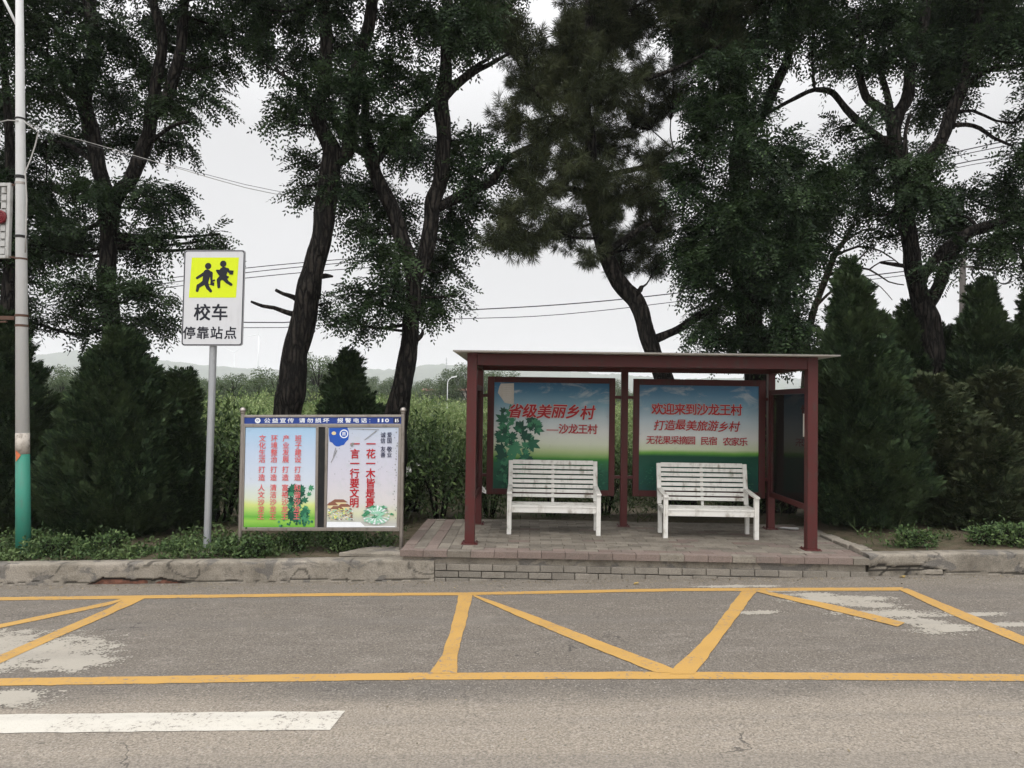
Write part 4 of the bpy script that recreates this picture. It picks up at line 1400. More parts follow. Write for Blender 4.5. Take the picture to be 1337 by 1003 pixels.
# ================================================================== NOTICE BOARD
YN = 9.62
ns = YN / FPX
nb0 = PY(313, 716, YN); nb1 = PY(523.5, 719, YN)
nb = thing('notice_board', 'steel framed notice board with blue header strip and two posters beside the platform', 'notice board', ((nb0[0] + nb1[0]) / 2, YN, float(ground_z((nb0[0] + nb1[0]) / 2, YN))))
TL_, TR_ = PY(316.3, 541, YN), PY(526.3, 540.5, YN)
nx_ = (TR_ - TL_); nx_[1] = 0; Wb = np.linalg.norm(nx_); nx_ = nx_ / Wb
nz_ = PY(316.3, 541, YN) - PY(313.0, 692, YN); nz_[1] = 0; nz_ /= np.linalg.norm(nz_)


def NB(u, v, off=0.0):                                           # zoomed crop pixel -> board plane
    px, py = 300 + u / 5.145, 530 + v / 5.145
    p = PY(px, py, YN); return p + np.array([0, -off, 0])


for (u0, v0, u1, v1) in ((88, 46, 66, 985), (1165, 46, 1150, 985)):
    m = MB(); a_, b_ = NB(u0, v0), NB(u1, v1); m.tube([a_, b_, b_ + (b_ - a_) / np.linalg.norm(b_ - a_) * 0.2], 0.026, 14); p = m.build('post', M['steel'], nb, smooth=False)
    m = MB(); m.ball(NB(u0 + 0.5, 30), 0.040, 16, 10); m.tube([NB(u0, 52), NB(u0, 40)], 0.03, 14); m.build('finial', M['steel'], nb, smooth=True)


def nslab(name, quad, off, th, mat, parent=nb, bevel=0.0):
    m = MB(); m.slab([NB(u, v, off) for u, v in quad], (0, th, 0)); return m.build(name, mat, parent, bevel=bevel)


nslab('cabinet', [(92, 66), (1156, 66), (1141, 838), (76, 836)], 0.0, 0.07, M['board_dark'])
for q in ([(92, 62), (1158, 60), (1158, 76), (92, 78)], [(90, 121), (1157, 121), (1156, 143), (89, 143)], [(76, 816), (1142, 818), (1142, 842), (75, 838)]):
    nslab('frame_rail', q, 0.012, 0.03, M['steel'], bevel=0.003)
for q in ([(91, 144), (106, 144), (93, 815), (77, 815)], [(580, 144), (598, 144), (590, 816), (572, 816)], [(643, 144), (661, 144), (650, 817), (633, 817)], [(1136, 144), (1153, 144), (1140, 817), (1122, 817)]):
    nslab('frame_stile', q, 0.012, 0.03, M['steel'], bevel=0.003)
hd_ = nslab('header', [(93, 79), (1153, 77), (1152, 120), (92, 120)], 0.006, 0.02, M['navy'])
nslab('number_plate', [(1100, 80), (1145, 80), (1144, 116), (1099, 116)], 0.008, 0.0015, M['navy_dark'], hd_)
hl = MB()


def hchar(ch, u, v, wu, hv, bold=0.03, off=0.0075, fit=False, mb=None, shear=0.0):
    put_char(mb if mb is not None else hl, ch, NB(u, v, off), wu / 5.145 * ns, hv / 5.145 * ns, nx_, nz_, bold, shear, fit)


for ch, u in zip('公益宣传', (253, 306, 358, 411)): hchar(ch, u, 99, 42, 31, 0.022)
hl.build('lettering', M['white_print'], hd_); hl = MB()
for ch, u in zip('请勿损坏', (487, 541, 595, 648)): hchar(ch, u, 98.5, 42, 31, 0.022)
hl.build('lettering', M['white_print'], hd_); hl = MB()
for ch, u in zip('报警电话', (743, 796, 849, 902)): hchar(ch, u, 98.5, 40, 31, 0.022)
for v in (93, 108): hchar('.', 942, v, 5, 5, 0.0, fit=True)
for ch, u, wu in (('1', 1000, 11), ('1', 1027, 11), ('0', 1057, 24)): hchar(ch, u, 98, wu, 23, 0.05 if ch == '0' else 0.0, fit=True)
hl.build('lettering', M['white_print'], hd_); hl = MB()
for ch, u, wu in (('1', 1115, 8), ('5', 1129, 14)): hchar(ch, u, 98.5, wu, 22, 0.01, off=0.011, fit=True)
hl.build('lettering', M['white_print'], hd_)
em = MB()
c = NB(189, 99, 0.0072); em.poly([c + (nx_ * math.cos(t * math.pi / 12) * 19 + nz_ * math.sin(t * math.pi / 12) * 18) / 5.145 * ns for t in range(24)])
em.mi = 1
c = NB(189, 97, 0.0084); em.poly([c + (nx_ * x + nz_ * z) / 5.145 * ns for x, z in ((-11, 7), (-5, 3), (0, 9), (5, 3), (11, 7), (8, -4), (0, -8), (-8, -4))])
em.mi = 0
c = NB(189, 97, 0.0092); em.poly([c + (nx_ * x + nz_ * z) / 5.145 * ns for x, z in ((-5, 2), (5, 2), (4, -3), (0, -5), (-4, -3))])
em.build('emblem', [M['white_print'], M['navy']], hd_)

zoff = NB(300, 815)[2] - nb.location.z; zt_ = NB(300, 145)[2] - nb.location.z
mt = m_print('printed meadow', dim([(0.0, W4(0.14, 0.40, 0.05)), (0.06, W4(0.30, 0.56, 0.09)), (0.10, W4(0.14, 0.42, 0.06)), (0.16, W4(0.38, 0.60, 0.14)), (0.22, W4(0.62, 0.70, 0.24)), (0.28, W4(0.64, 0.70, 0.55)), (0.45, W4(0.60, 0.66, 0.74)), (0.75, W4(0.50, 0.60, 0.75)), (1.0, W4(0.36, 0.55, 0.74))]), 0.06, zoff, zt_, rough=0.22)
lpo = nslab('poster', [(108, 145), (582, 144), (573, 815), (94, 815)], 0.004, 0.002, mt)
mt = m_print('printed pale sky', dim([(0.0, W4(0.60, 0.60, 0.56)), (0.06, W4(0.50, 0.50, 0.46)), (0.15, W4(0.64, 0.66, 0.45)), (0.25, W4(0.66, 0.63, 0.62)), (0.5, W4(0.62, 0.60, 0.67)), (0.85, W4(0.56, 0.58, 0.68)), (1.0, W4(0.50, 0.57, 0.68))]), 0.07, zoff, zt_, ((2, 1, 2), 3.0, (0.40, 0.44, 0.44, 1), 0.0, 0.3, 0.35), rough=0.22)
rp = MB(); rp.slab([NB(u, v, 0.004) for u, v in ((664, 146), (1135, 145), (1121, 816), (651, 817))], (0, 0.002, 0)); rmats = [mt, M['blue_print'], M['white_print'], M['pr_cream'], M['pr_brown'], M['pr_cream'], M['pr_grey'], M['pr_yellow'], M['pale_green'], M['white_print'], M['fig_c'], M['pr_grey']]
# printed tree on the left poster
tm = MB(); lay = 0
for k in range(70):
    u = 400 + abs(rng.normal()) * 70; v = rng.uniform(545, 790)
    if u > 545 or (u < 440 and v > 720 and rng.random() < 0.4): continue
    tm.mi = int(rng.integers(0, 3)); fig_leaf(tm, NB(u, v), rng.uniform(24, 44) / 5.145 * ns, rng.uniform(0, 6.28), 0.0055 + 0.00004 * lay, 5); lay += 1
for k in range(26):
    u = rng.uniform(330, 560); v = rng.uniform(770, 805)
    tm.mi = int(rng.integers(0, 3)); fig_leaf(tm, NB(u, v), rng.uniform(10, 18) / 5.145 * ns, rng.uniform(0, 6.28), 0.0055 + 0.00004 * lay, 5); lay += 1
tm.build('printed_tree', [M['fig_a'], M['fig_b'], M['fig_c']], lpo)
for u0, s in ((462, '班子建设 打造 和谐沙龙王'), (380, '产业发展 打造 富裕沙龙王'), (301, '环境整治 打造 清洁沙龙王'), (221, '文化生活 打造 人文沙龙王')):
    g = s.split(' '); rl, rh = MB(), MB()
    for chars, v0, pitch in ((g[0], 219, 47.0), (g[1], 428, 53), (g[2], 550, 48.0)):
        for k, ch in enumerate(chars):
            v = v0 + k * pitch; u = u0 - (v - 219) * 0.021
            hchar(ch, u, v, 45, 45, 0.012, 0.0105, mb=rl); hchar(ch, u, v, 45, 45, 0.026, 0.0095, mb=rh)
    rh.build('letter_edge', M['halo'], lpo); rl.build('lettering', M['red_soft'], lpo)
# right poster print
cl_ = rp; cl_.mi = 1; pts = []
for (u, v) in ((668, 148), (790, 146), (800, 170), (801, 200), (797, 228), (786, 236), (775, 250), (768, 262), (750, 266), (735, 273), (716, 272), (700, 262), (690, 248), (672, 240), (667, 200)): pts.append(NB(u, v, 0.0055))
cl_.poly(pts); cl_.mi = 2
c = NB(768, 188, 0.0065); cl_.poly([c + (nx_ * math.cos(t * math.pi / 14) + nz_ * math.sin(t * math.pi / 14)) * 29 / 5.145 * ns for t in range(28)])
cl_.mi = 1
c = NB(768, 188, 0.0072); cl_.poly([c + (nx_ * math.cos(t * math.pi / 14) + nz_ * math.sin(t * math.pi / 14)) * 22 / 5.145 * ns for t in range(28)])
cl_.mi = 2
for (x0_, z0_, x1_, z1_) in ((-10, 8, 10, 12), (-10, -12, -6, 8), (6, -12, 10, 8), (-6, -2, 6, 2), (-2, -12, 2, 8)):
    c = NB(768, 188, 0.0078); cl_.poly([c + (nx_ * x + nz_ * z) / 5.145 * ns for x, z in ((x0_, z0_), (x1_, z0_), (x1_, z1_), (x0_, z1_))])
cl_.mi = 3
c = NB(700, 184, 0.0065); cl_.poly([c + (nx_ * math.cos(t * math.pi / 10) * 15 + nz_ * math.sin(t * math.pi / 10) * 12) / 5.145 * ns for t in range(20)])
def right_poster_text():
  for u0, s in ((950, '一花一木皆是景'), (843, '一言一行要文明')):
    r2_ = MB()
    for k, ch in enumerate(s):
        v = 257 + k * 65.7; hchar(ch, u0 - (v - 257) * 0.016, v, 62, 64, 0.026, 0.0105, mb=r2_)
    r2_.build('lettering', M['red_print'], rpo)
  for u0, s in ((1074, '爱国 敬业'), (1031, '诚信 友善')):
    r3 = MB()
    for chars, v0 in zip(s.split(' '), (196, 291)):
        for k, ch in enumerate(chars): hchar(ch, u0 - k * 1, v0 + k * 38, 33, 36, 0.012, 0.0105, mb=r3)
    r3.build('lettering', M['navy_dark'], rpo)


# the printed village and lotus at the foot of the right poster
vg = rp; lay = 0


def vpoly(mi, pp_):
    global lay
    vg.mi = mi + 4; vg.poly([NB(u, v, 0.0056 + 0.00005 * lay) for u, v in pp_]); lay += 1


for (u, v, s_) in ((735, 640, 60), (690, 660, 40), (770, 670, 46), (720, 685, 48)):
    vpoly(0, [(u - s_, v + 8), (u - s_ * 0.5, v - 12), (u + s_ * 0.5, v - 12), (u + s_, v + 8)]); vpoly(1, [(u - s_ * 0.8, v + 9), (u + s_ * 0.8, v + 9), (u + s_ * 0.75, v + 28), (u - s_ * 0.75, v + 28)])
for k in range(150):
    u = rng.uniform(662, 830); v = rng.uniform(690, 765); s_ = rng.uniform(3, 10)
    vpoly(int(rng.integers(0, 6)), [(u - s_, v), (u - s_ * 0.4, v - s_ * 0.7), (u + s_ * 0.8, v - s_ * 0.3), (u + s_, v + s_ * 0.5), (u, v + s_ * 0.6)])
for k in range(36):
    a_ = k / 36 * 2 * math.pi; u, v = 985 + 85 * math.cos(a_), 735 + 55 * math.sin(a_) * (1.0 if math.sin(a_) > 0 else 1.3)
    vpoly(4 if k % 2 else 5, [(985, 735), (u - 9, v), (u, v + 8), (u + 9, v)])
for k in range(40):
    u, v = 985 + rng.normal() * 45, 725 + rng.normal() * 26; s_ = rng.uniform(8, 22)
    vpoly(4 if rng.random() < 0.65 else 6, [(u - s_, v), (u, v - s_ * 0.5), (u + s_, v + 2), (u + 2, v + s_ * 0.5)])
vpoly(5, [(655, 778), (880, 780), (910, 808), (1110, 806), (1112, 813), (653, 814)])
sm = rp; sm.mi = 11
for k in range(26):
    u = 694 + k * 6.4; sm.poly([NB(u, 790, 0.0108), NB(u + 3.5, 790, 0.0108), NB(u + 3.5, 799, 0.0108), NB(u, 799, 0.0108)])
for k in range(70):                                        # flecks and peeling on the worn sheet
    if k < 34: u, v = 1118 - (k * 18) * 0.02 + rng.normal() * 7, 160 + k * 18
    else: u, v = rng.uniform(670, 1120), rng.uniform(150, 560)
    s_ = rng.uniform(1, 5 if k < 34 else 3); sm.poly([NB(u - s_, v, 0.0112), NB(u, v + s_ * 1.5, 0.0112), NB(u + s_, v, 0.0112), NB(u, v - s_ * 1.5, 0.0112)])
for (u, v, u2, v2) in ((905, 228, 985, 165), (680, 380, 720, 295), (695, 340, 712, 280), (800, 152, 1000, 158)):
    sm.poly([NB(u, v, 0.0114), NB(u2, v2, 0.0114), NB(u2 + 4, v2 + 4, 0.0114), NB(u + 2, v + 3, 0.0114)])
sm.poly([NB(u, v, 0.0114) for u, v in ((808, 262), (826, 246), (840, 250), (822, 276))])
rpo = rp.build('poster', rmats, nb)
right_poster_text()

# ================================================================== STREET POLE AND LATTICE LIGHT
YL = 9.85
lp0, lp1 = PY(30.5, 716, YL), PY(25.5, 0, YL)
lz = float(ground_z(lp0[0], YL))
lpT = lp1 + (lp1 - lp0) / np.linalg.norm(lp1 - lp0) * 1.6
lp = thing('street_lamp', 'white street lamp post with green base and metal straps at the road edge', 'street lamp', (lp0[0], YL, lz))


def lpp(py): 
    t = (716 - py) / 716; return lp0 + (lp1 - lp0) * t


def lpr(py): return (9.0 - 4.3 * (716 - py) / 716) * YL / FPX


m = MB(); m.tube([lpp(740), lpp(595)], [lpr(740), lpr(595)], 20); m.build('pole_base', M['pole_green'], lp, smooth=True)
m = MB(); m.tube([lpp(595), lpp(568)], [lpr(595) + 0.001, lpr(568) + 0.001], 20); m.build('peeled_band', M['peel'], lp, smooth=True)
m = MB(); m.tube([lpp(568), lpp(0), lpT], [lpr(568), lpr(0), lpr(-100)], 20); m.build('pole_shaft', M['pole_white'], lp, smooth=True)
m = MB(); m.tube([lpT + np.array([0.1, 0, 0.02]), lpT + np.array([-0.4, -0.5, 0.25]), lpT + np.array([-1.2, -1.6, 0.4])], 0.035, 10); m.build('lamp_arm', M['pole_white'], lp, smooth=True)
m = MB(); m.slab([lpT + np.array([-1.25 + a_, -1.7 + b_, 0.40]) for a_, b_ in ((-0.12, 0.1), (0.1, -0.1), (-0.35, -0.65), (-0.55, -0.45))], (0, 0, 0.08)); m.build('lamp_head', M['pole_white'], lp, bevel=0.02)
m = MB(); m.tube([PY(24, 37, YL), PY(3, -5, YL), PY(-20, -50, YL)], 0.02, 8); m.build('strut', M['pole_white'], lp, smooth=True)
for py, mt, hh in ((158, 'black_band', 0.012), (235, 'black_band', 0.022), (243, 'steel', 0.016), (313, 'black_band', 0.018), (342, 'rust', 0.012), (416, 'rust', 0.016), (429, 'rust', 0.016)):
    m = MB(); c = lpp(py); r = lpr(py)
    m.tube([c - np.array([0, 0, hh]), c + np.array([0, 0, hh])], r + 0.007, 20); m.build('strap', M[mt], lp)
m = MB(); m.slab([PY(px, py, YL - 0.088) for px, py in ((20.5, 588), (27, 594.5), (20.5, 603))], (0, 0.004, 0)); m.build('sticker', M['orange'], lp)
# small bracket that reaches left from the lower straps
m = MB(); a_, b_ = lpp(419), lpp(428)
m.bar(a_ + np.array([-0.09, 0, 0]), a_ + np.array([-1.2, 0, 0.0]), 0.04, 0.05); m.bar(a_ + np.array([-0.2, 0, -0.05]), b_ + np.array([-1.2, 0, 0.0]), 0.03, 0.02); m.build('bracket', M['rust'], lp)
m = MB()
m.tube([PY(30, 158, YL - 0.06), PY(44, 168, YL - 0.06), PY(50, 172, YL), PY(46, 190, YL), PY(40, 208, YL - 0.02), PY(33, 225, YL - 0.08), PY(35, 260, YL - 0.09), PY(34, 300, YL - 0.09), PY(33, 330, YL - 0.09)], 0.009, 6)
m.tube([PY(24, 158, YL - 0.07), PY(10, 157, YL - 0.07), PY(-20, 164, YL)], 0.007, 6)
m.build('cable', M['cable_white'], lp, smooth=True)

lc = PY(-30, 288, YL)
lt_ = thing('light_panel', 'white square lattice light panel with red rosette strapped to the street lamp', 'lamp', (lc[0], YL - 0.02, lc[2]))
x1_ = PY(15.5, 288, YL)[0]; x0_ = x1_ - 0.95; z1_ = PY(10, 240, YL)[2]; z0_ = PY(10, 338, YL)[2]
fr = MB()
t_ = 0.045
yf = YL - 0.05
fr.box((x0_, yf, z0_), (x0_ + t_, yf + 0.06, z1_)); fr.box((x1_ - t_, yf, z0_), (x1_, yf + 0.06, z1_))
fr.box((x0_ + t_, yf + 0.001, z0_), (x1_ - t_, yf + 0.059, z0_ + t_)); fr.box((x0_ + t_, yf + 0.001, z1_ - t_), (x1_ - t_, yf + 0.059, z1_))
fr.build('panel_frame', M['lattice'], lt_, bevel=0.004)
gr = MB(); n = 9; cw = (x1_ - x0_ - 2 * t_) / n; ch_ = (z1_ - z0_ - 2 * t_) / n
for i in range(n):
    for j in range(n):
        di, dj = abs(i - 4), abs(j - 4)
        xx, zz = x0_ + t_ + i * cw, z0_ + t_ + j * ch_
        on = (di + dj >= 5 and (i + j) % 2 == 0) or (di + dj == 4) or (di == 4 and dj in (1, 3)) or (dj == 4 and di in (1, 3))
        if on: gr.box((xx + 0.014, yf + 0.01 + 0.0006 * ((i + j) % 3), zz + 0.014), (xx + cw - 0.014, yf + 0.045, zz + ch_ - 0.014))
for k in range(1, n):
    gr.box((x0_ + t_, yf + 0.03, z0_ + t_ + k * ch_ - 0.006), (x1_ - t_, yf + 0.038, z0_ + t_ + k * ch_ + 0.006))
    gr.box((x0_ + t_ + k * cw - 0.006, yf + 0.0385, z0_ + t_), (x0_ + t_ + k * cw + 0.006, yf + 0.044, z1_ - t_))
gr.build('lattice', M['lattice'], lt_)
for cx_ in (PY(4, 285, YL)[0], PY(4, 285, YL)[0] - 0.62):
    cz = PY(4, 285, YL)[2]
    m = MB()
    for R_, r_ in ((0.075, 0.018), (0.046, 0.016), (0.018, 0.016)): m.torus((cx_, yf - 0.012, cz), R_, r_, 'y', 24, 8)
    m.tube([(cx_, yf - 0.006, cz), (cx_, yf + 0.02, cz)], 0.088, 20)
    m.build('rosette', M['lamp_red'], lt_, smooth=True)
m = MB()
for zz in (z0_ + 0.02, z1_ - 0.02): m.bar((x1_, yf + 0.03, zz), (lpp(300)[0] - 0.07, YL, zz), 0.02, 0.02)
m.build('bracket', M['rust'], lt_)


# ================================================================== TREES ALONG THE ROAD
def top_blobs(x0, x1, y, n, r=0.62, z0=8.9, z1=11.2):
    return [((rng.uniform(x0, x1), y + rng.uniform(-1.2, 1.2), rng.uniform(z0, z1)), r * rng.uniform(0.7, 1.2)) for _ in range(n)]


def hi(px, Y, z): return (PY(px, 0, Y)[0], Y, z)


GT = 'trees along the roadside behind the shelter'
traced_tree('locust_tree', 'dark leafy locust tree rising directly behind the white street lamp post', 12.4,
            [[(8, 470, 10), (14, 380, 9), (17, 300, 7), (14, 234, 6), (10, 160, 5), (6, 90, 4), (0, 0, 3)], [(17, 300, 5), (-25, 250, 5), (-60, 180, 4)], [(14, 234, 4), (30, 160, 4), (26, 90, 3), (30, 20, 2.5)]],
            [(10, 40, 40), (-40, 60, 45), (5, 130, 40), (-45, 150, 45), (14, 215, 40), (-40, 240, 45), (8, 300, 40), (-30, 330, 40), (10, 380, 36), (20, 430, 26), (45, 330, 28), (40, 260, 26)],
            extra_top=top_blobs(-10.5, -8.0, 12.4, 8), group=GT)
traced_tree('locust_tree', 'tall locust tree with two forked trunks left of the school bus sign', 12.6,
            [[(146, 470, 11.5), (142, 400, 11), (141, 339, 11), (146, 278, 10.5), (158, 250, 9.5), (169, 237, 9), (190, 190, 8.5), (198, 150, 8), (203, 112, 7), (211, 51, 6.5), (200, 0, 6), (195, -60, 4), (200, -140, 3)],
             [(141, 300, 9), (138, 255, 9.5), (129, 217, 9.5), (119, 163, 9.5), (110, 132, 9.5), (117, 95, 9), (122, 51, 8), (117, 0, 7.5), (110, -60, 5), (115, -140, 3)],
             [(198, 152, 6.5), (217, 129, 7.5), (234, 81, 7), (238, 34, 6.5), (240, 0, 6), (250, -80, 4)],
             [(110, 136, 6.5), (91, 119, 6), (68, 81, 5.5), (41, 58, 4), (20, 30, 3)],
             [(129, 217, 4), (90, 190, 3.5, .4), (60, 185, 2.5, .6)], [(190, 190, 3.5), (225, 165, 2.5, -.5), (245, 160, 2, -.8)]],
            [(152, 45, 38), (60, 25, 42), (100, 82, 38), (212, 30, 34), (258, 28, 36), (252, 85, 38), (288, 84, 24), (285, 45, 26), (200, 92, 34), (60, 115, 40), (150, 128, 40), (225, 138, 32), (40, 190, 38), (100, 190, 40), (170, 188, 38), (228, 188, 28), (60, 258, 40), (120, 250, 40), (196, 248, 36), (221, 266, 24), (50, 318, 38), (100, 318, 38), (172, 318, 38), (208, 308, 24), (110, 372, 38), (188, 376, 34), (204, 412, 24), (118, 422, 26), (170, 424, 26), (78, 300, 34), (40, 420, 22), (80, 408, 18), (270, 120, 24), (300, 30, 22), (268, 314, 16, .6), (286, 306, 14, .6), (290, 322, 16, .6)],
            extra_top=top_blobs(-8.0, -4.6, 12.6, 14), group=GT)
traced_tree('locust_tree', 'leaning thick trunked tree with two broken branch stubs left of the notice board posters', 11.9,
            [[(377, 548, 19), (382, 490, 17.5), (388, 450, 17), (394, 420, 16), (408, 350, 14), (422, 290, 13.5), (431, 235, 13), (434, 200, 12), (420, 168, 9.5), (412, 142, 8.5), (420, 125, 8), (427, 85, 8), (422, 0, 7.5), (415, -60, 5), (410, -130, 3)],
             [(433, 215, 9.5), (448, 203, 9.5), (456, 190, 9.5), (460, 135, 9), (470, 78, 8.5), (484, 20, 8), (487, 0, 7), (500, -80, 4)],
             [(396, 414, 4.6), (373, 408, 3.4), (358, 402.5, 2.7), (343, 400, 2.3), (328, 394, 1.6)], [(399, 398, 4.6), (383, 388, 3.4), (370, 384, 2.5), (360, 379, 2.2)], [(415, 362, 4), (426, 360, 3.5), (435, 361, 1.2)],
             [(412, 142, 5.5), (398, 125, 4.5), (388, 112, 3), (365, 95, 2.5)]],
            [(340, 12, 34), (390, 18, 38), (440, 15, 36), (345, 66, 30), (398, 78, 34), (450, 62, 34), (365, 145, 26), (418, 150, 30), (400, 208, 24), (392, 242, 18), (444, 240, 26), (404, 258, 18), (470, 118, 36), (440, 105, 26), (395, 120, 26), (455, 180, 24), (460, 262, 22), (430, 395, 16, .8), (325, 50, 20)],
            extra_top=top_blobs(-4.6, -2.4, 11.9, 10), group=GT)
traced_tree('locust_tree', 'leafy locust tree curving up between the notice board and the shelter', 12.1,
            [[(518, 545, 16), (523, 515, 14), (528, 490, 12.5), (532, 460, 12), (535, 435, 10.5), (538, 401, 10.5), (539, 365, 10), (534, 335, 10), (523, 312, 9.5), (511, 271, 9), (494, 234, 8.5), (483, 203, 8), (476, 160, 6), (480, 110, 4.5)],
             [(538, 372, 9), (548, 350, 9.5), (557, 325, 10), (562, 290, 10), (566, 262, 10), (575, 234, 9.5), (579, 176, 9.5), (577, 135, 9.5), (582, 105, 8.5), (583, 60, 7), (586, 0, 6.5), (590, -80, 4)],
             [(580, 128, 6.5), (599, 107, 6), (622, 92, 4), (640, 84, 3), (665, 70, 2)], [(580, 118, 4), (603, 101, 3.5), (625, 84, 3), (640, 76, 2)],
             [(568, 274, 7), (590, 262, 6.5), (609, 251, 6), (630, 243, 6), (643, 237, 5.5), (660, 210, 5), (680, 198, 4), (700, 188, 3)],
             [(488, 215, 5.5), (512, 185, 5.5), (540, 155, 5), (572, 130, 4.5)], [(484, 203, 6), (460, 190, 5), (440, 165, 4), (430, 130, 3)],
             [(537, 448, 4), (546, 443, 3.2), (552, 436, 2.5), (551, 430, 1)]],
            [(520, 20, 40), (570, 28, 40), (622, 20, 38), (502, 88, 38), (545, 108, 36), (602, 58, 28), (498, 168, 36), (540, 198, 38), (482, 248, 34), (520, 282, 36), (592, 196, 34), (614, 226, 28), (626, 178, 22), (590, 276, 34), (604, 310, 26), (562, 336, 36), (568, 388, 30), (596, 386, 16), (512, 366, 32), (482, 392, 32), (455, 415, 20), (505, 330, 34), (548, 410, 22), (528, 160, 30), (476, 300, 28), (640, 200, 22), (620, 262, 24), (665, 225, 20), (585, 350, 22), (470, 425, 16), (520, 400, 20), (655, 40, 28)],
            extra_top=top_blobs(-2.6, -0.2, 12.1, 12), group=GT)
traced_tree('pine_tree', 'long needled pine with crooked trunk leaning over the middle of the shelter roof', 13.0,
            [[(872, 520, 12), (866, 495, 11.5), (857, 470, 11), (850, 450, 10.5), (843, 421, 10.5), (830, 391, 11), (816, 374, 11.5), (803, 355, 10.5), (790, 330, 9.5), (780, 300, 8.5), (775, 270, 8), (774, 237, 8), (770, 180, 7), (764, 120, 6.5), (768, 50, 5.5), (770, -20, 4)],
             [(856, 443, 6), (874, 435, 5.2), (891, 428, 4.8), (921, 408, 4.5), (938, 405, 3.5)], [(816, 376, 6), (832, 382, 4), (838, 374, 3)],
             [(775, 260, 5), (740, 245, 4, -.5), (700, 255, 3, -1), (660, 280, 2, -1.2)], [(774, 237, 5), (810, 225, 4, .3), (850, 215, 3, .4), (880, 195, 2, .4)],
             [(790, 330, 5), (820, 310, 4, -.4), (850, 290, 3, -.6)], [(770, 180, 5), (730, 160, 3.5, -.6), (700, 120, 2.5, -1)], [(766, 130, 4.5), (820, 110, 3.5, -.5), (880, 90, 2.5, -.6), (940, 60, 2, -.5)]],
            [(700, 108, 40, -.6), (742, 58, 42, -.4), (792, 38, 40), (720, 168, 40, -.8), (760, 128, 44, -.6), (805, 108, 40, -.5), (740, 220, 40, -.7), (790, 188, 42), (832, 152, 40), (700, 262, 38, -1), (662, 290, 28, -1.1), (640, 312, 20, -1.1), (694, 318, 24, -.8), (742, 292, 34), (790, 282, 36), (832, 252, 40), (836, 318, 30), (860, 210, 36), (880, 120, 38), (906, 72, 38), (862, 290, 30), (815, 345, 24), (945, 55, 34), (682, 62, 36, -.5), (650, 28, 30), (855, 352, 20), (770, 330, 18), (668, 160, 28, -.8), (690, 210, 30, -.8), (760, 30, 40), (840, 90, 26), (780, 240, 36), (722, 300, 24), (672, 318, 16, -1), (800, 312, 24), (735, 100, 36, -.3), (328, 152, 1, 0)][:-1],
            kind='pine', extra_top=top_blobs(-0.4, 3.6, 13.0, 12, 0.7), group=GT, density=1.25)
traced_tree('locust_tree', 'dense dark locust tree with drooping foliage behind the right end of the shelter', 13.2,
            [[(986, 500, 16), (982, 460, 16.5), (978, 425, 17), (972, 374, 16.5), (968, 320, 15), (965, 260, 13), (965, 203, 12), (967, 163, 10.5), (965, 119, 9), (955, 60, 7), (945, 0, 6), (940, -90, 4)],
             [(967, 190, 7), (980, 168, 7), (995, 150, 7), (1012, 115, 6.5), (1030, 70, 5), (1040, 10, 4)], [(970, 300, 7), (1000, 270, 6), (1040, 250, 4), (1070, 245, 3)], [(968, 300, 6), (930, 270, 5), (900, 250, 3)],
             [(1000, 480, 13), (1015, 440, 12), (1022, 400, 9), (1026, 350, 6), (1035, 300, 4)], [(976, 400, 5), (935, 375, 4), (905, 372, 2.5)]],
            [(900, 25, 34), (950, 95, 38), (1002, 55, 38), (930, 165, 38), (990, 198, 40), (902, 228, 34), (960, 262, 40), (1020, 256, 42), (1060, 246, 34), (905, 300, 32), (950, 328, 40), (1002, 326, 42), (1050, 304, 36), (1075, 278, 28), (922, 352, 26), (1000, 384, 34), (985, 436, 32), (1016, 455, 26), (924, 405, 22), (905, 425, 16), (1080, 232, 28), (905, 350, 22), (1040, 215, 28), (1030, 420, 22), (955, 385, 26), (950, 440, 22), (930, 445, 16), (1030, 350, 34), (975, 300, 36), (985, 140, 26), (925, 130, 30), (895, 330, 22), (1040, 445, 16), (960, 30, 34), (1068, 330, 20)],
            extra_top=top_blobs(2.8, 5.4, 13.2, 12), group=GT, front=0.85, density=1.35)
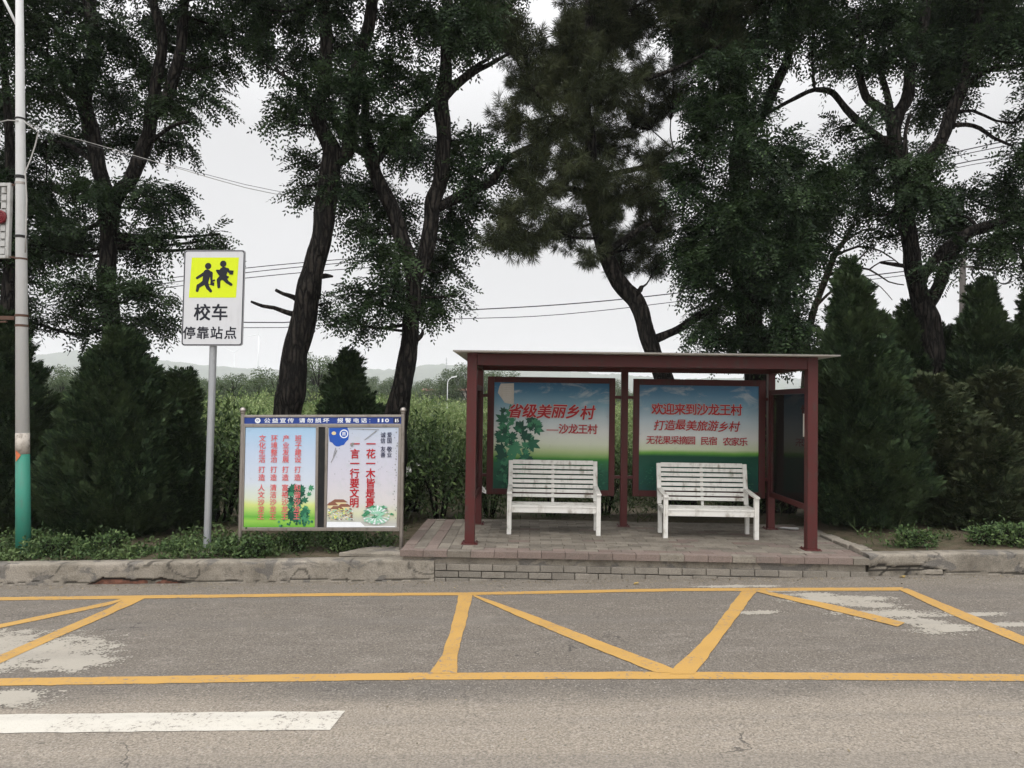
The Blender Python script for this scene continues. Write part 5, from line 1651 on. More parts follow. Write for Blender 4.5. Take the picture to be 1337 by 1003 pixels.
traced_tree('locust_tree', 'broad forked locust tree among the conifers right of the shelter', 13.0,
            [[(1215, 460, 13.44), (1212, 418, 13.02), (1200, 384, 11.34), (1192, 347, 10.08), (1189, 320, 9.66), (1181, 275, 9.24), (1174, 237, 8.82), (1169, 200, 8.82), (1168, 172, 8.82), (1172, 150, 7.98), (1182, 129, 7.56), (1189, 95, 7.14), (1202, 51, 6.72), (1209, 0, 5.88), (1215, -80, 4)],
             [(1168, 168, 5.88), (1155, 146, 5.88), (1140, 136, 5.46), (1130, 126, 5.04), (1123, 95, 4.20), (1126, 61, 3.78), (1120, 20, 2.52)],
             [(1166, 195, 5.46), (1152, 184, 5.04), (1138, 173, 4.87), (1120, 158, 4.37), (1104, 142, 4.20), (1087, 121, 3.78), (1070, 117, 3.36), (1056, 119, 2.94), (1023, 136, 2.52), (1000, 150, 1.68)],
             [(1166, 160, 4.20), (1160, 135, 4.62), (1152, 102, 3.78), (1145, 68, 3.36), (1150, 20, 2.52)],
             [(1183, 275, 6.72), (1196, 245, 7.56), (1212, 210, 8.40), (1229, 183, 7.98), (1244, 145, 7.56), (1256, 118, 6.72), (1262, 90, 5.88), (1270, 55, 5.04), (1280, 0, 4.20), (1290, -80, 3)],
             [(1240, 164, 3.36), (1262, 163, 3.02), (1280, 168, 2.69), (1297, 180, 2.10), (1320, 190, 1.68)], [(1244, 148, 2.52), (1270, 145, 2.18), (1300, 158, 1.68), (1325, 160, 1.26)],
             [(1206, 405, 9.24), (1216, 390, 7.98), (1228, 362, 7.56), (1240, 338, 7.14), (1252, 316, 7.14), (1268, 303, 7.14), (1290, 297, 6.72), (1314, 288, 6.30), (1345, 277, 5.04), (1390, 250, 3.36)],
             [(1199, 375, 6.72), (1210, 352, 6.30), (1226, 335, 5.88), (1236, 322, 5.04), (1248, 312, 4.20)],
             [(1258, 112, 3.78), (1287, 93, 3.53), (1310, 88, 3.19), (1340, 84, 2.52), (1380, 70, 1.68)], [(1194, 352, 4.20), (1178, 347, 2.69), (1160, 344, 2.10), (1148, 343, 1.01)],
             [(1189, 240, 3.36, -.3), (1184, 205, 3.36, -.5), (1182, 175, 2.52, -.5), (1188, 150, 2.52, -.5)], [(1170, 182, 2.52), (1140, 178, 2.10), (1112, 184, 1.68)]],
            [(1062, 38, 36), (1110, 28, 36), (1160, 18, 36), (1212, 38, 38), (1262, 28, 38), (1312, 26, 34), (1332, 62, 28), (1098, 80, 30), (1150, 78, 34), (1218, 90, 36), (1266, 82, 30), (1300, 52, 30), (1240, 122, 34), (1148, 192, 30), (1112, 216, 32), (1192, 216, 28), (1222, 246, 30), (1122, 272, 30), (1168, 284, 26), (1228, 278, 34), (1258, 254, 24), (1312, 236, 28), (1335, 205, 26), (1330, 150, 20), (1314, 268, 26), (1268, 322, 22), (1322, 312, 28), (1298, 325, 20), (1092, 168, 18), (1140, 148, 16), (1340, 350, 18), (1205, 140, 24), (1085, 60, 26), (1190, 60, 30), (1245, 60, 30), (1130, 240, 26), (1195, 250, 26), (1340, 280, 24), (1255, 290, 20), (1215, 195, 20), (1142, 310, 18), (1230, 300, 22), (1165, 240, 18), (1380, 100, 40), (1390, 200, 40), (1380, 300, 40), (1230, 330, 14), (1225, 345, 10)],
            extra_top=top_blobs(5.4, 9.2, 13.0, 14), group=GT)
traced_tree('dead_tree', 'bare pale barked tree with thin leafless branches above the right end of the shelter', 14.5,
            [[(1052, 475, 5), (1053, 455, 4.5), (1060, 415, 4.2), (1070, 384, 4), (1082, 354, 4), (1092, 330, 3.6), (1104, 312, 3), (1112, 296, 2)], [(1054, 452, 3.2), (1043, 440, 3), (1041, 408, 2.8), (1036, 374, 2.5), (1034, 345, 1.8), (1045, 320, 1)],
             [(1062, 405, 2), (1080, 385, 1.8), (1100, 372, 1.5), (1130, 362, 1)], [(1078, 362, 2), (1105, 350, 1.7), (1135, 352, 1.3), (1160, 368, 1), (1180, 372, .7)], [(1090, 335, 1.8), (1120, 322, 1.5), (1150, 328, 1.1), (1175, 345, .7)],
             [(1100, 318, 1.6), (1128, 300, 1.3), (1150, 305, 1), (1170, 318, .6)], [(1105, 350, 1.2), (1125, 335, 1), (1140, 318, .8)], [(1120, 322, 1), (1135, 310, .8), (1140, 290, .6)], [(1083, 352, 1.5), (1072, 330, 1.2), (1068, 305, .8)], [(1041, 405, 1.4), (1050, 380, 1.1), (1058, 355, .7)], [(1135, 352, 1), (1150, 342, .8), (1168, 340, .5)], [(1130, 362, .8), (1150, 375, .6), (1165, 392, .5)]],
            [(1052, 448, 9), (1048, 425, 9), (1044, 395, 8)], barkmat='bark_dead', density=1.0, depth=0.3)

# ================================================================== CONIFERS
conifer('cypress', 'very wide dark cypress behind the foot of the school bus sign', 152, (152, 432), 712, 92, 11.2, seed=1, profile=0.62, lump=0.10, density=1.0)
conifer('cypress', 'dark cypress behind the green base of the street lamp', 12, (8, 410), 712, 68, 11.4, seed=2, profile=0.6)
conifer('cypress', 'small pointed cypress showing above the notice board between two trunks', 455, (453, 462), 690, 60, 12.4, seed=3, profile=0.75, density=1.6)
conifer('cypress', 'tall bright green cypress standing against the right end of the shelter', 1128, (1112, 342), 706, 80, 11.25, seed=4, profile=0.72, lump=0.16, density=1.1)
conifer('cypress', 'narrow dark cypress half hidden between the tall cypress and the forked tree trunk', 1186, (1186, 398), 690, 52, 13.2, seed=5, profile=0.7)
conifer('cypress', 'pointed dark cypress in front of the utility pole', 1285, (1284, 362), 690, 58, 12.6, seed=6, profile=0.7)
conifer('cypress', 'dark cypress cut by the right edge of the photo', 1345, (1345, 380), 690, 50, 12.4, seed=7, profile=0.7)
conifer('cypress', 'dark cypress filling the gap behind the forked tree trunk', 1236, (1236, 430), 690, 50, 13.6, seed=8, profile=0.65)
conifer('juniper_shrub', 'rounded brownish olive juniper right of the tall cypress', 1232, (1214, 492), 712, 62, 11.3, 'juniper', seed=9, profile=0.42, lump=0.26, droop=0.35)
conifer('juniper_shrub', 'brownish olive juniper bush lowest and nearest to the right kerb', 1285, (1290, 560), 716, 62, 10.9, 'juniper', seed=10, profile=0.4, lump=0.28, droop=0.35)
conifer('juniper_shrub', 'tall shaggy olive juniper cut by the right edge of the photo', 1330, (1300, 486), 712, 58, 11.5, 'juniper', seed=11, profile=0.45, lump=0.28, droop=0.35)
conifer('juniper_shrub', 'slim dull green juniper directly behind the pole of the school bus sign', 240, (236, 486), 712, 34, 11.6, 'cypress', seed=12, profile=0.5, lump=0.3, droop=0.2)


# ================================================================== LEAFY SHRUBS, WEEDS, GRASS
def leafy(root, n_ends, R, H, leaf_l, leaf_w, mat, per=10, stems=7, base=0.15, upright=0.5, local=True, narrow=1.0, spread=0.10):
    """many leaves carried on twigs; written in the thing's own coordinates"""
    LOCALS.add(root.name)
    e = in_ball(n_ends) * np.array([R, R, H * 0.5]) + np.array([0, 0, H * 0.5 + base])
    e[:, 2] = np.maximum(e[:, 2], 0.03)
    e += np.stack([np.sin(e[:, 2] * 5) * 0.05, np.cos(e[:, 0] * 7) * 0.05, np.sin(e[:, 0] * 6 + e[:, 1] * 5) * H * 0.06], 1)
    tm = MB()
    st = []
    for k in range(stems):
        a = k / stems * 6.28 + rng.uniform(-.3, .3); q = np.array([math.cos(a) * R * 0.55, math.sin(a) * R * 0.55, H * 0.62 + base])
        tm.tube([(0.04 * math.cos(a), 0.04 * math.sin(a), -0.1), q * np.array([.4, .4, .5]), q], [0.012 + 0.01 * H, 0.01 + 0.006 * H, 0.006], 5); st.append(q)
    st = np.array(st)
    for q in e[:: max(1, n_ends // 60)]:
        j = int(np.argmin(np.linalg.norm(st - q, axis=1))); s0 = st[j] * rng.uniform(0.5, 1.0)
        tm.tube([s0, (s0 + q) / 2 + np.array([0, 0, 0.03]), q], [0.006, 0.005, 0.003], 4, cap=False)
    P = np.repeat(e, per, 0) + rng.normal(size=(n_ends * per, 3)) * spread
    P[:, 2] = np.maximum(P[:, 2], 0.02)
    D = unit(unit(P - np.array([0, 0, H * 0.35])) * 0.6 + rdir(len(P)) * 0.9 + np.array([0, 0, 0.15]))
    N = unit(rng.normal(size=P.shape) * 0.6 + np.array([0, -0.15, 1.0]))
    V = rhombs(P, D, N, leaf_l * (0.7 + 0.6 * rng.random(len(P))), leaf_w * (0.75 + 0.5 * rng.random(len(P))))
    tm.build('stems', M['bark'], root, smooth=True)
    quads_obj('foliage', V, mat, root)
    return root


GO = 'orchard bushes in the field behind the roadside trees'
LO = 'loose mid green orchard bush in the field behind the notice board and shelter'
protos = []
for k in range(3):
    r = thing('orchard_bush', LO, 'bush', (0, 0, 0), 0, GO)
    leafy(r, 330, 1.35, 1.7 + 0.15 * k, 0.105, 0.042, M['orchard'], 12, 7, 0.2)
    protos.append(r)
spots = []
for row in range(24):
    Y = 17.0 + row * 2.9 + row * row * 0.05
    x0, x1 = PY(40, 520, Y)[0], PY(1010, 520, Y)[0]
    x = x0 - rng.uniform(0, 2)
    step = 2.3 + row * 0.13
    while x < x1:
        px = 690 + x / Y * FPX
        if not (1080 < px):
            spots.append((x + rng.normal() * 0.35, Y + rng.normal() * 0.5, rng.uniform(0.72, 1.2)))
        x += step
spots = spots[:285]
for i, (x, y, s) in enumerate(spots):
    o = protos[i] if i < 3 else copy_tree(protos[int(rng.integers(0, 3))])
    o.location = (x, y, float(ground_z(x, y))); o.rotation_euler = (0, 0, rng.uniform(0, 6.28)); o.scale = (s, s, s * rng.uniform(0.95, 1.15))

GS = 'leafy shrubs close behind the notice board and the shelter'
shr = thing('leafy_shrub', 'bushy green shrub with narrow leaves directly behind the gap between notice board and shelter', 'shrub', (0, 0, 0), 0, GS)
leafy(shr, 260, 0.75, 1.35, 0.10, 0.030, M['weed'], 12, 6, 0.05)
shr_spots = [(575, 12.6, 1.15, 'bushy green shrub with narrow leaves directly behind the gap between notice board and shelter'), (500, 12.9, 1.0, 'green shrub behind the right half of the notice board'), (430, 13.1, 0.95, 'green shrub behind the middle of the notice board'), (345, 12.7, 1.1, 'green shrub behind the left half of the notice board'), (292, 12.6, 1.45, 'tall green shrub between the school bus sign pole and the notice board'),
             (640, 12.9, 0.9, 'green shrub behind the left end of the shelter'), (720, 12.8, 0.8, 'low green shrub under the poster with the printed fig plant'), (790, 13.0, 0.95, 'green shrub behind the middle post of the shelter'), (870, 12.8, 0.85, 'low green shrub under the left part of the poster with three lines of writing'), (960, 12.7, 0.85, 'low green shrub under the right part of the poster with three lines of writing'), (1030, 12.9, 1.25, 'green shrub seen through the glass end panel of the shelter'), (540, 13.8, 1.2, 'green shrub just behind the foot of the curving trunk')]
for i, (px, y, s, lb) in enumerate(shr_spots):
    o = shr if i == 0 else copy_tree(shr)
    x = PY(px, 600, y)[0]
    o['label'] = lb
    o.location = (x, y, float(ground_z(x, y)) - 0.05); o.rotation_euler = (0, 0, rng.uniform(0, 6.28)); o.scale = (s, s, s)

# weeds
GW = 'low leafy weeds along the kerb'
wd = thing('weed', 'leafy weed climbing the lower left corner of the notice board', 'weed', (0, 0, 0), 0, GW)
leafy(wd, 80, 0.30, 0.36, 0.06, 0.034, M['weed'], 10, 6, 0.0, spread=0.05)
for i, (px, y, s, lb) in enumerate([(337, 9.55, 0.85, 'leafy weed climbing the lower left corner of the notice board'), (1192, 9.75, 0.85, 'leafy weed on bare soil behind the kerb under the olive junipers'), (1285, 9.72, 0.75, 'leafy weed at the right edge of the photo behind the kerb'), (1322, 9.68, 0.85, 'bright weed cut by the right edge of the photo'), (232, 9.75, 0.6, 'leafy weed just left of the foot of the school bus sign'), (305, 9.7, 0.65, 'leafy weed between the school bus sign and the notice board'), (385, 9.8, 0.8, 'leafy weed under the left poster of the notice board'), (440, 9.85, 0.75, 'leafy weed under the right poster of the notice board'), (140, 9.8, 0.85, 'tall leafy weed on the verge in front of the very wide cypress'), (75, 9.75, 0.75, 'leafy weed on the verge just right of the green pole base')]):
    o = wd if i == 0 else copy_tree(wd)
    x = PY(px, 700, y)[0]; o['label'] = lb
    o.location = (x, y, float(ground_z(x, y)) - 0.02); o.rotation_euler = (0, 0, rng.uniform(0, 6.28)); o.scale = (s, s, s * rng.uniform(0.85, 1.1))


def cover(name, n, xr, yr, leaf, wdt, h, mat, label_kind='stuff', thr=-0.05, cut=None):
    P = np.stack([rng.uniform(*xr, n), rng.uniform(*yr, n), np.zeros(n)], 1)
    keep = np.array([mnoise.noise(Vector((p[0] * 1.1, p[1] * 1.4, 4.2))) + 0.6 * mnoise.noise(Vector((p[0] * 3.3, p[1] * 3.3, 1.2))) for p in P])
    k = keep > thr
    if cut is not None: k &= ~cut(P)
    P = P[k]; keep = keep[k]
    hh = h * (0.25 + 0.75 * rng.random(len(P))) * np.clip(0.4 + keep * 1.5, 0.3, 1.3)
    P[:, 2] = ground_z(P[:, 0], P[:, 1]) + hh * rng.random(len(P))
    D = unit(rng.normal(size=P.shape) + np.array([0, -0.3, 0.35])); N = unit(rng.normal(size=P.shape) * 0.5 + np.array([0, -0.2, 1.0]))
    o = quads_obj(name, rhombs(P, D, N, leaf * (0.6 + 0.8 * rng.random(len(P))), wdt * (0.7 + 0.6 * rng.random(len(P)))), mat)
    return tag(o, kind='stuff')


plat = lambda P: (P[:, 0] > -1.62) & (P[:, 0] < 4.3) & (P[:, 1] < 11.6)
cover('ground_cover', 15000, (-9.5, -3.3), (9.36, 10.6), 0.06, 0.03, 0.26, M['weed'], thr=-0.28)
cover('grass', 5000, (-9.5, -1.7), (9.34, 10.4), 0.16, 0.008, 0.16, M['grass'], thr=-0.1)
cover('grass', 2500, (4.3, 9.5), (9.36, 10.4), 0.15, 0.008, 0.13, M['grass'], thr=0.0)
cover('ground_cover', 5000, (-3.4, -1.8), (9.5, 11.5), 0.055, 0.03, 0.22, M['weed'], thr=-0.05)
cover('ground_cover', 2600, (4.5, 9.5), (9.45, 10.6), 0.05, 0.028, 0.18, M['weed'], thr=0.02)
cover('grass', 16000, (-16, 14), (10.6, 17.5), 0.22, 0.012, 0.25, M['grass'], thr=-0.2, cut=plat)
cover('grass', 60000, (-45, 55), (15, 45), 0.45, 0.03, 0.35, M['grass'], thr=-0.3)

# ================================================================== FAR FIELD
GF = 'trees on the far side of the orchard'
fproto = []
for k in range(4):
    r = thing('broadleaf_tree', 'hazy round crowned tree on the far side of the orchard', 'tree', (0, 0, 0), 0, GF); LOCALS.add(r.name)
    Hh = 7.5; tm = MB(); ends = []
    tm.tube([(0, 0, -0.4), (0.1, 0, 1.5), (0, 0.1, 4.0), (0.1, 0, 6.0)], [0.22, 0.18, 0.12, 0.05], 7)
    for j in range(16):
        a = j * 2.4; z = 2.0 + 4.6 * (j / 15.0); rr = (2.6 * math.sin(min(1, (z - 0.6) / 6.6) * math.pi) ** 0.7 + 0.3) * rng.uniform(0.55, 1.0)
        c = np.array([math.cos(a) * rr, math.sin(a) * rr, z]); tm.tube([(0, 0, z * 0.6), c * np.array([.5, .5, .95]), c], [0.07, 0.05, 0.02], 5)
        ends.append((c, rng.uniform(0.7, 1.25)))
    P = np.vstack([c + in_ball(430) * r_ * np.array([1, 1, 0.8]) for c, r_ in ends])
    V = rhombs(P, rdir(len(P)), unit(rng.normal(size=P.shape) * 0.6 + [0, 0, 1.0]), 0.19 * (0.7 + 0.6 * rng.random(len(P))), 0.11 * (0.7 + 0.6 * rng.random(len(P))))
    tm.build('trunk', M['bark'], r); quads_obj('crown', V, M['farleaf'], r); fproto.append(r)
fs = [(415, 70, 0.95), (395, 72, 0.85), (432, 74, 0.8), (590, 82, 0.85), (612, 80, 0.9), (572, 90, 0.75), (635, 84, 0.85), (655, 92, 0.9)]
for px, Y in [(x_, 95 + 30 * rng.random()) for x_ in range(50, 1000, 17)]: fs.append((px + rng.normal() * 4, Y, rng.uniform(0.55, 0.85)))
for px, Y in [(x_, 140 + 60 * rng.random()) for x_ in range(40, 1340, 16)]: fs.append((px + rng.normal() * 4, Y, rng.uniform(0.75, 1.1)))
for px, Y in [(x_, 55 + 14 * rng.random()) for x_ in range(60, 360, 23)]: fs.append((px + rng.normal() * 5, Y, rng.uniform(0.55, 0.68)))
for i, (px, Y, s) in enumerate(fs):
    o = fproto[i] if i < 4 else copy_tree(fproto[int(rng.integers(0, 4))])
    x = PY(px, 520, Y)[0]
    o.location = (x, Y, -0.3); o.rotation_euler = (0, 0, rng.uniform(0, 6.28)); o.scale = (s * rng.uniform(0.95, 1.2), s * rng.uniform(0.95, 1.2), s)

# hills
def m_hill():
    t = NT('wooded hill'); v = t.coord()
    n1 = t.noise(v, 0.03, 6, 0.65); n2 = t.noise(v, 0.2, 4, 0.7)
    c = t.ramp(n1, [(0.35, (0.022, 0.04, 0.02, 1)), (0.65, (0.06, 0.085, 0.04, 1))])
    c = t.mix(1.0, c, t.ramp(n2, [(0.3, GREY(0.6)), (0.7, GREY(1.3))]), 'MULTIPLY')
    t.bump(n2, 1.0, 3.0)
    return t.fin(c, 0.95, 0, 0.05)


M['hill'] = m_hill()


def hills(X, Y):
    f = lambda x, y: 0
    Z = np.zeros_like(X)
    prof_px = np.array([-400, 40, 90, 160, 215, 260, 340, 420, 500, 560, 600, 650, 720, 800, 900, 1100, 1337, 1800])
    prof_h = np.array([52, 56, 62, 58, 52, 45, 41, 40, 44, 50, 53, 49, 45, 41, 38, 40, 42, 44])
    px = 690 + X / np.maximum(Y, 1) * FPX
    top = np.interp(px, prof_px, prof_h) * 2300 / FPX
    k = np.exp(-((Y - 2300) / 400.0) ** 2)
    for i in range(X.shape[0]):
        for j in range(X.shape[1]):
            q = Vector((X[i, j] / 160.0, Y[i, j] / 160.0, 0.7))
            Z[i, j] = (top[i, j] + mnoise.noise(q) * 7 + mnoise.noise(q * 5) * 6 + rng.uniform(-3.0, 3.0)) * k[i, j] - 1.5
    return Z


grid_obj('hills', np.linspace(-2600, 2600, 620), np.linspace(1500, 3150, 40), hills, M['hill'])

# wind turbines on the hill line
for (px, py, pb, Y, lb, sp) in ((338, 437, 482, 2450, 'nearer of two faint white wind turbines on the hazy skyline', 0.3), (306, 461, 484, 2700, 'smaller fainter wind turbine on the hazy skyline behind the school bus sign', 1.0)):
    h = PY(px, py, Y); b = PY(px, pb + 12, Y)
    t = thing('wind_turbine', lb, 'wind turbine', (h[0], Y, b[2]))
    m = MB(); m.tube([(h[0], Y, b[2]), (h[0], Y, h[2])], [3.0, 2.0], 10); m.build('tower', M['far_white'], t, smooth=True)
    m = MB(); m.tube([(h[0], Y - 3, h[2] + 1), (h[0], Y + 7, h[2] + 1)], [2.6, 2.2], 8); m.build('nacelle', M['far_white'], t)
    Rl = 20 * Y / 1180
    for k in range(3):
        a = sp + k * 2.094; d = np.array([math.sin(a), 0, math.cos(a)]); c = np.array([h[0], Y - 4, h[2] + 1])
        m = MB(); m.tube([c, c + d * Rl * 0.3, c + d * Rl], [1.0, 1.6, 0.4], 6); m.build('blade', M['far_white'], t)
# mast, far street lamp, houses
Y = 900; a = PY(583, 467, Y); b = PY(583, 490, Y)
t = thing('radio_mast', 'thin radio mast on the hill above the far clump of trees', 'mast', (a[0], Y, b[2] - 5)); m = MB(); m.tube([(a[0], Y, b[2] - 5), (a[0], Y, a[2])], [0.9, 0.35], 6); m.build('mast', M['galv'], t)
m = MB()
for k in range(3): m.bar((a[0] - 1.6, Y, a[2] - 3 - 4 * k), (a[0] + 1.6, Y, a[2] - 3 - 4 * k), 0.3, 0.3)
m.build('crossarm', M['galv'], t)
Y = 62; b = PY(584, 524, Y); a = PY(584, 500, Y)
t = thing('street_lamp', 'small white curved street lamp beyond the orchard left of the shelter', 'street lamp', (b[0], Y, -0.25))
m = MB(); m.tube([(b[0], Y, -0.25), (b[0], Y, a[2]), (b[0] + 0.08, Y, a[2] + 0.25), (b[0] + 0.3, Y, a[2] + 0.42)], [0.05, 0.035, 0.03, 0.03], 8); m.build('pole', M['pole_white'], t, smooth=True)
m = MB(); m.slab([(b[0] + 0.28, Y - 0.1, a[2] + 0.4), (b[0] + 0.75, Y - 0.1, a[2] + 0.5), (b[0] + 0.75, Y + 0.1, a[2] + 0.5), (b[0] + 0.28, Y + 0.1, a[2] + 0.4)], (0, 0, 0.1)); m.build('lamp_head', M['pole_white'], t)
for (px, Y, wd_, lb) in ((564, 92, 1.5, 'small far house with red roof left of the far street lamp'), (609, 92, 1.9, 'small far house with red roof right of the far street lamp')):
    c = PY(px, 512, Y); z1 = PY(px, 511, Y)[2]; zr = PY(px, 507.5, Y)[2]
    t = thing('house', lb, 'house', (c[0], Y, -0.3))
    m = MB(); m.box((c[0] - wd_ / 2, Y - 2, -0.3), (c[0] + wd_ / 2, Y + 2, z1)); m.build('wall', M['house_wall'], t)
    m = MB(); x0, x1 = c[0] - wd_ / 2 - 0.3, c[0] + wd_ / 2 + 0.3
    m.add([(x0, Y - 2.4, z1 + .01), (x1, Y - 2.4, z1 + .01), (x1, Y + 2.4, z1 + .01), (x0, Y + 2.4, z1 + .01), (x0, Y, zr), (x1, Y, zr)], [(0, 1, 5, 4), (2, 3, 4, 5), (0, 4, 3), (1, 2, 5), (0, 3, 2, 1)]); m.build('roof', M['house_roof'], t)
    for dx in (-0.6, 0.1):
        m = MB(); m.box((c[0] + dx, Y - 2.05, z1 - 1.5), (c[0] + dx + 0.4, Y - 2.0, z1 - 0.5)); m.build('window', M['house_dark'], t)

# ================================================================== WIRES AND UTILITY POLE
YU = 19.0
ub = PY(1256, 480, YU); ut = PY(1257, 333, YU)
up = thing('utility_pole', 'dark utility pole with two cable coils beside it right of the forked tree', 'utility pole', (ub[0], YU, -0.2))
m = MB(); m.tube([(ub[0], YU, -0.3), (ut[0], YU, ut[2])], [0.09, 0.07], 12); m.build('pole', M['utility'], up, smooth=True)
m = MB(); m.bar((ut[0] - 0.03, YU - 0.09, ut[2] - 0.3), (ut[0] + 0.9, YU - 0.09, ut[2] - 0.42), 0.04, 0.05); m.build('crossarm', M['utility'], up)
for (px, py, r, lb) in ((1283, 357, 14, 'large loop of spare cable hanging right of the utility pole'), (1310, 360, 10, 'small loop of spare cable hanging farthest right of the utility pole')):
    c = PY(px, py, YU - 0.1); m = MB()
    for k in range(3): m.torus((c[0] + 0.02 * k, c[1] + 0.014 * k, c[2] - 0.01 * k), r * YU / FPX, 0.009, 'y', 30, 5)
    tag(m.build('cable_coil', M['wire'], smooth=True), lb, 'cable coil', 'loops of spare cable')


def wire(pts, Y, r, lb, mat='wire', dY=0.0, sag=0):
    P = [PY(p[0], p[1], Y + (p[2] if len(p) > 2 else 0)) for p in pts]
    q, rr = smooth_poly(P, [r] * len(P), 1.0)
    m = MB(); m.tube(q, r, 5)
    return tag(m.build('power_line', M[mat], smooth=True), lb, 'wire', 'overhead wires')


wire([(30, 157, -1.0), (57, 170, -.2), (120, 187), (185, 206), (240, 222), (320, 245, 1.0), (384, 258, 2.0), (470, 276, 3.5), (560, 290, 4.5), (600, 296, 5.0)], 10.9, 0.005, 'pale overhead wire from the street lamp through the left trees', 'cable_white')
wire([(57, 171), (120, 190), (185, 208), (236, 219), (320, 241, 1.0), (385, 254, 2.0), (470, 271, 3.5), (560, 285, 4.5), (600, 291, 5.0)], 11.1, 0.004, 'thin dark overhead wire running just beside the pale one', 'wire')
wire([(40, 385), (230, 362), (322, 350), (430, 340), (560, 330)], 30, 0.018, 'topmost of the parallel wires behind the school bus sign')
wire([(40, 392), (230, 368), (322, 356), (430, 345), (560, 335)], 30.4, 0.018, 'second of the parallel wires behind the school bus sign')
wire([(40, 398), (230, 374), (322, 363), (430, 353), (560, 345)], 30.8, 0.018, 'third of the parallel wires behind the school bus sign')
wire([(30, 408), (322, 421), (430, 417), (590, 406), (700, 400), (800, 392), (930, 378), (1080, 366), (1256, 345)], 34, 0.026, 'upper of two long wires crossing the pale sky above the shelter')
wire([(30, 420), (322, 428), (430, 424), (580, 417), (700, 413), (800, 404), (900, 392), (1080, 372), (1256, 350)], 34.5, 0.018, 'lower of two long wires crossing the pale sky above the shelter')
wire([(1180, 212), (1230, 203), (1300, 187), (1420, 168)], 28, 0.022, 'topmost wire at the upper right beside the forked tree')
wire([(1180, 218), (1230, 208), (1300, 193), (1420, 175)], 28.3, 0.018, 'second wire at the upper right beside the forked tree')
wire([(1180, 229), (1240, 216), (1305, 204), (1420, 190)], 28.6, 0.022, 'third wire at the upper right beside the forked tree')
wire([(1180, 233), (1240, 221), (1305, 209), (1420, 196)], 28.9, 0.014, 'lowest wire at the upper right beside the forked tree')
wire([(1150, 344), (1200, 352), (1256, 348), (1300, 346), (1420, 338)], 19.3, 0.012, 'wire passing the head of the utility pole')

# ================================================================== LITTER AND SMALL THINGS
def scrap(name, px, py, r, mat, lb, cat, z=None, group=None):
    p = G(px, py) if z is None else None
    if z is not None:
        d = ray(px, py); t = (z - 2.1) / d[2]; p = EYE + d * t
    m = MB(); n = 9; pts = []
    for k in range(n):
        a = 2 * math.pi * k / n; rr = r * rng.uniform(0.45, 1.0)
        pts.append((p[0] + rr * math.cos(a) * 1.5, p[1] + rr * math.sin(a), p[2] + 0.012 + rng.uniform(0, 0.012)))
    m.add(pts + [(p[0], p[1], p[2] + 0.022)], [(k, (k + 1) % n, n) for k in range(n)]); 
    m.add([(x, y, p[2] + 0.0045) for x, y, z_ in pts], [tuple(range(n))])
    tag(m.build(name, M[mat]), lb, cat, group)


scrap('fallen_leaf', 830, 763, 0.032, 'litter_y', 'yellow fallen leaf on the road below the middle of the platform', 'leaf', None, 'yellow fallen leaves on the road')
scrap('fallen_leaf', 1178, 754, 0.035, 'litter_y', 'yellow fallen leaf at the foot of the kerb right of the platform', 'leaf', None, 'yellow fallen leaves on the road')
scrap('litter_sheet', 1032, 691, 0.12, 'litter_w', 'crumpled white sheet on the pavers under the glass end panel', 'litter', 0.325)
for i, (px, py, Y, lb) in enumerate(((533, 612, 12.0, 'white plastic scrap caught in the bush right of the notice board post'), (545, 606, 12.1, 'smaller white plastic scrap in the bush nearer to the shelter'), (632, 638, 11.9, 'white plastic scrap in the shrubs behind the left shelter posts'))):
    c = PY(px, py, Y); m = MB()
    vs = [c + rng.normal(size=3) * np.array([0.05, 0.03, 0.07]) for _ in range(8)]
    m.add(vs, [(0, 1, 2), (1, 2, 3), (2, 3, 4), (3, 4, 5), (4, 5, 6), (5, 6, 7)]); tag(m.build('plastic_scrap', M['litter_w']), lb, 'litter', 'white scraps in the bushes')
# broken concrete slab at the foot of the right notice board post
c = PY(490, 722, 9.6); gz = float(ground_z(c[0], 9.6)); m = MB()
pts = [(c[0] - 0.42, 9.40, gz), (c[0] + 0.36, 9.39, gz), (c[0] + 0.38, 9.75, gz), (c[0] + 0.05, 9.98, gz), (c[0] - 0.2, 9.75, gz)]
m.slab(pts, (0, 0, 0.05)); o = m.build('concrete_slab', M['concrete'], bevel=0.01); tag(o, 'broken concrete slab on the verge at the right foot of the notice board', 'slab')
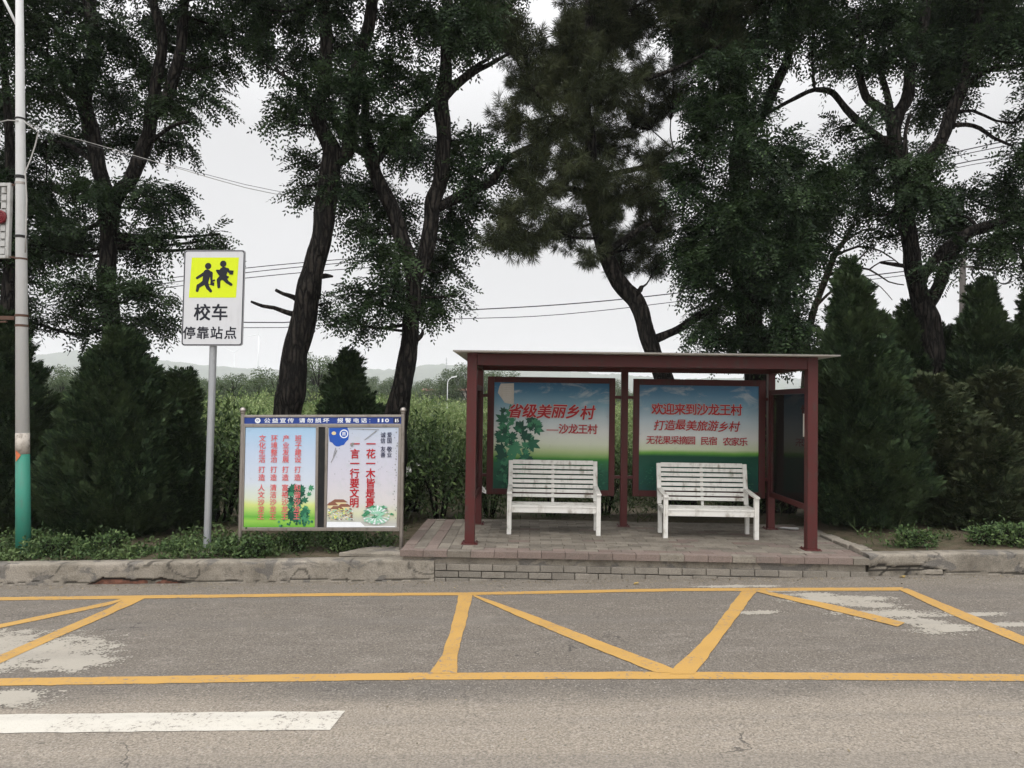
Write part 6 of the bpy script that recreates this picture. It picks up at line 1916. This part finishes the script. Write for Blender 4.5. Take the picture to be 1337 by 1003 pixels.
# loose broken brick by the right kerb
c = G(1213, 750); m = MB(); m.bar((c[0] - 0.14, c[1] + 0.0, c[2] + 0.035), (c[0] + 0.13, c[1] - 0.03, c[2] + 0.045), 0.1, 0.06); tag(m.build('loose_stone', M['concrete'], bevel=0.012), 'broken flat stone leaning at the foot of the cracked right kerb', 'stone')

# grit and dry bits swept into the gutter
n = 2600
P = np.stack([rng.uniform(-9, 9, n), 9.07 - np.abs(rng.normal(size=n)) * 0.16, np.zeros(n)], 1)
far_ = rng.random(n) < 0.06
P[far_, 1] = rng.uniform(4.5, 9.0, far_.sum())
P[:, 2] = road_z(P[:, 0]) + 0.004
D = rng.normal(size=P.shape) * np.array([1, 1, 0.15]); N = unit(rng.normal(size=P.shape) * 0.3 + np.array([0, 0, 1.0]))
tag(quads_obj('gutter_debris', rhombs(P, D, N, 0.012 + 0.022 * rng.random(n) ** 3, 0.008 + 0.012 * rng.random(n)), leaf_mat('dry debris', (0.06, 0.05, 0.035), (0.16, 0.13, 0.09), (0.30, 0.24, 0.14), trans=0)), kind='stuff')
n = 500
P = np.stack([rng.uniform(PX0 + 0.1, PX1 - 0.1, n), rng.uniform(9.15, 11.4, n), np.full(n, ZP + 0.005)], 1)
D = rng.normal(size=P.shape) * np.array([1, 1, 0.15]); N = unit(rng.normal(size=P.shape) * 0.3 + np.array([0, 0, 1.0]))
tag(quads_obj('platform_debris', rhombs(P, D, N, 0.012 + 0.022 * rng.random(n) ** 3, 0.008 + 0.012 * rng.random(n)), bpy.data.materials['dry debris']), kind='stuff')

# ================================================================== HAZE
def haze():
    m = bpy.data.materials.new('haze'); m.use_nodes = True; t = m.node_tree; t.nodes.clear()
    o_ = t.nodes.new('ShaderNodeOutputMaterial'); v = t.nodes.new('ShaderNodeVolumePrincipled')
    v.inputs['Color'].default_value = (0.93, 0.95, 0.97, 1); v.inputs['Density'].default_value = 0.00034
    t.links.new(v.outputs[0], o_.inputs['Volume'])
    b = MB(); b.box((-3300, -60, -12), (3300, 3300, 130))
    o = b.build('haze', m); tag(o, kind='stuff')


haze()
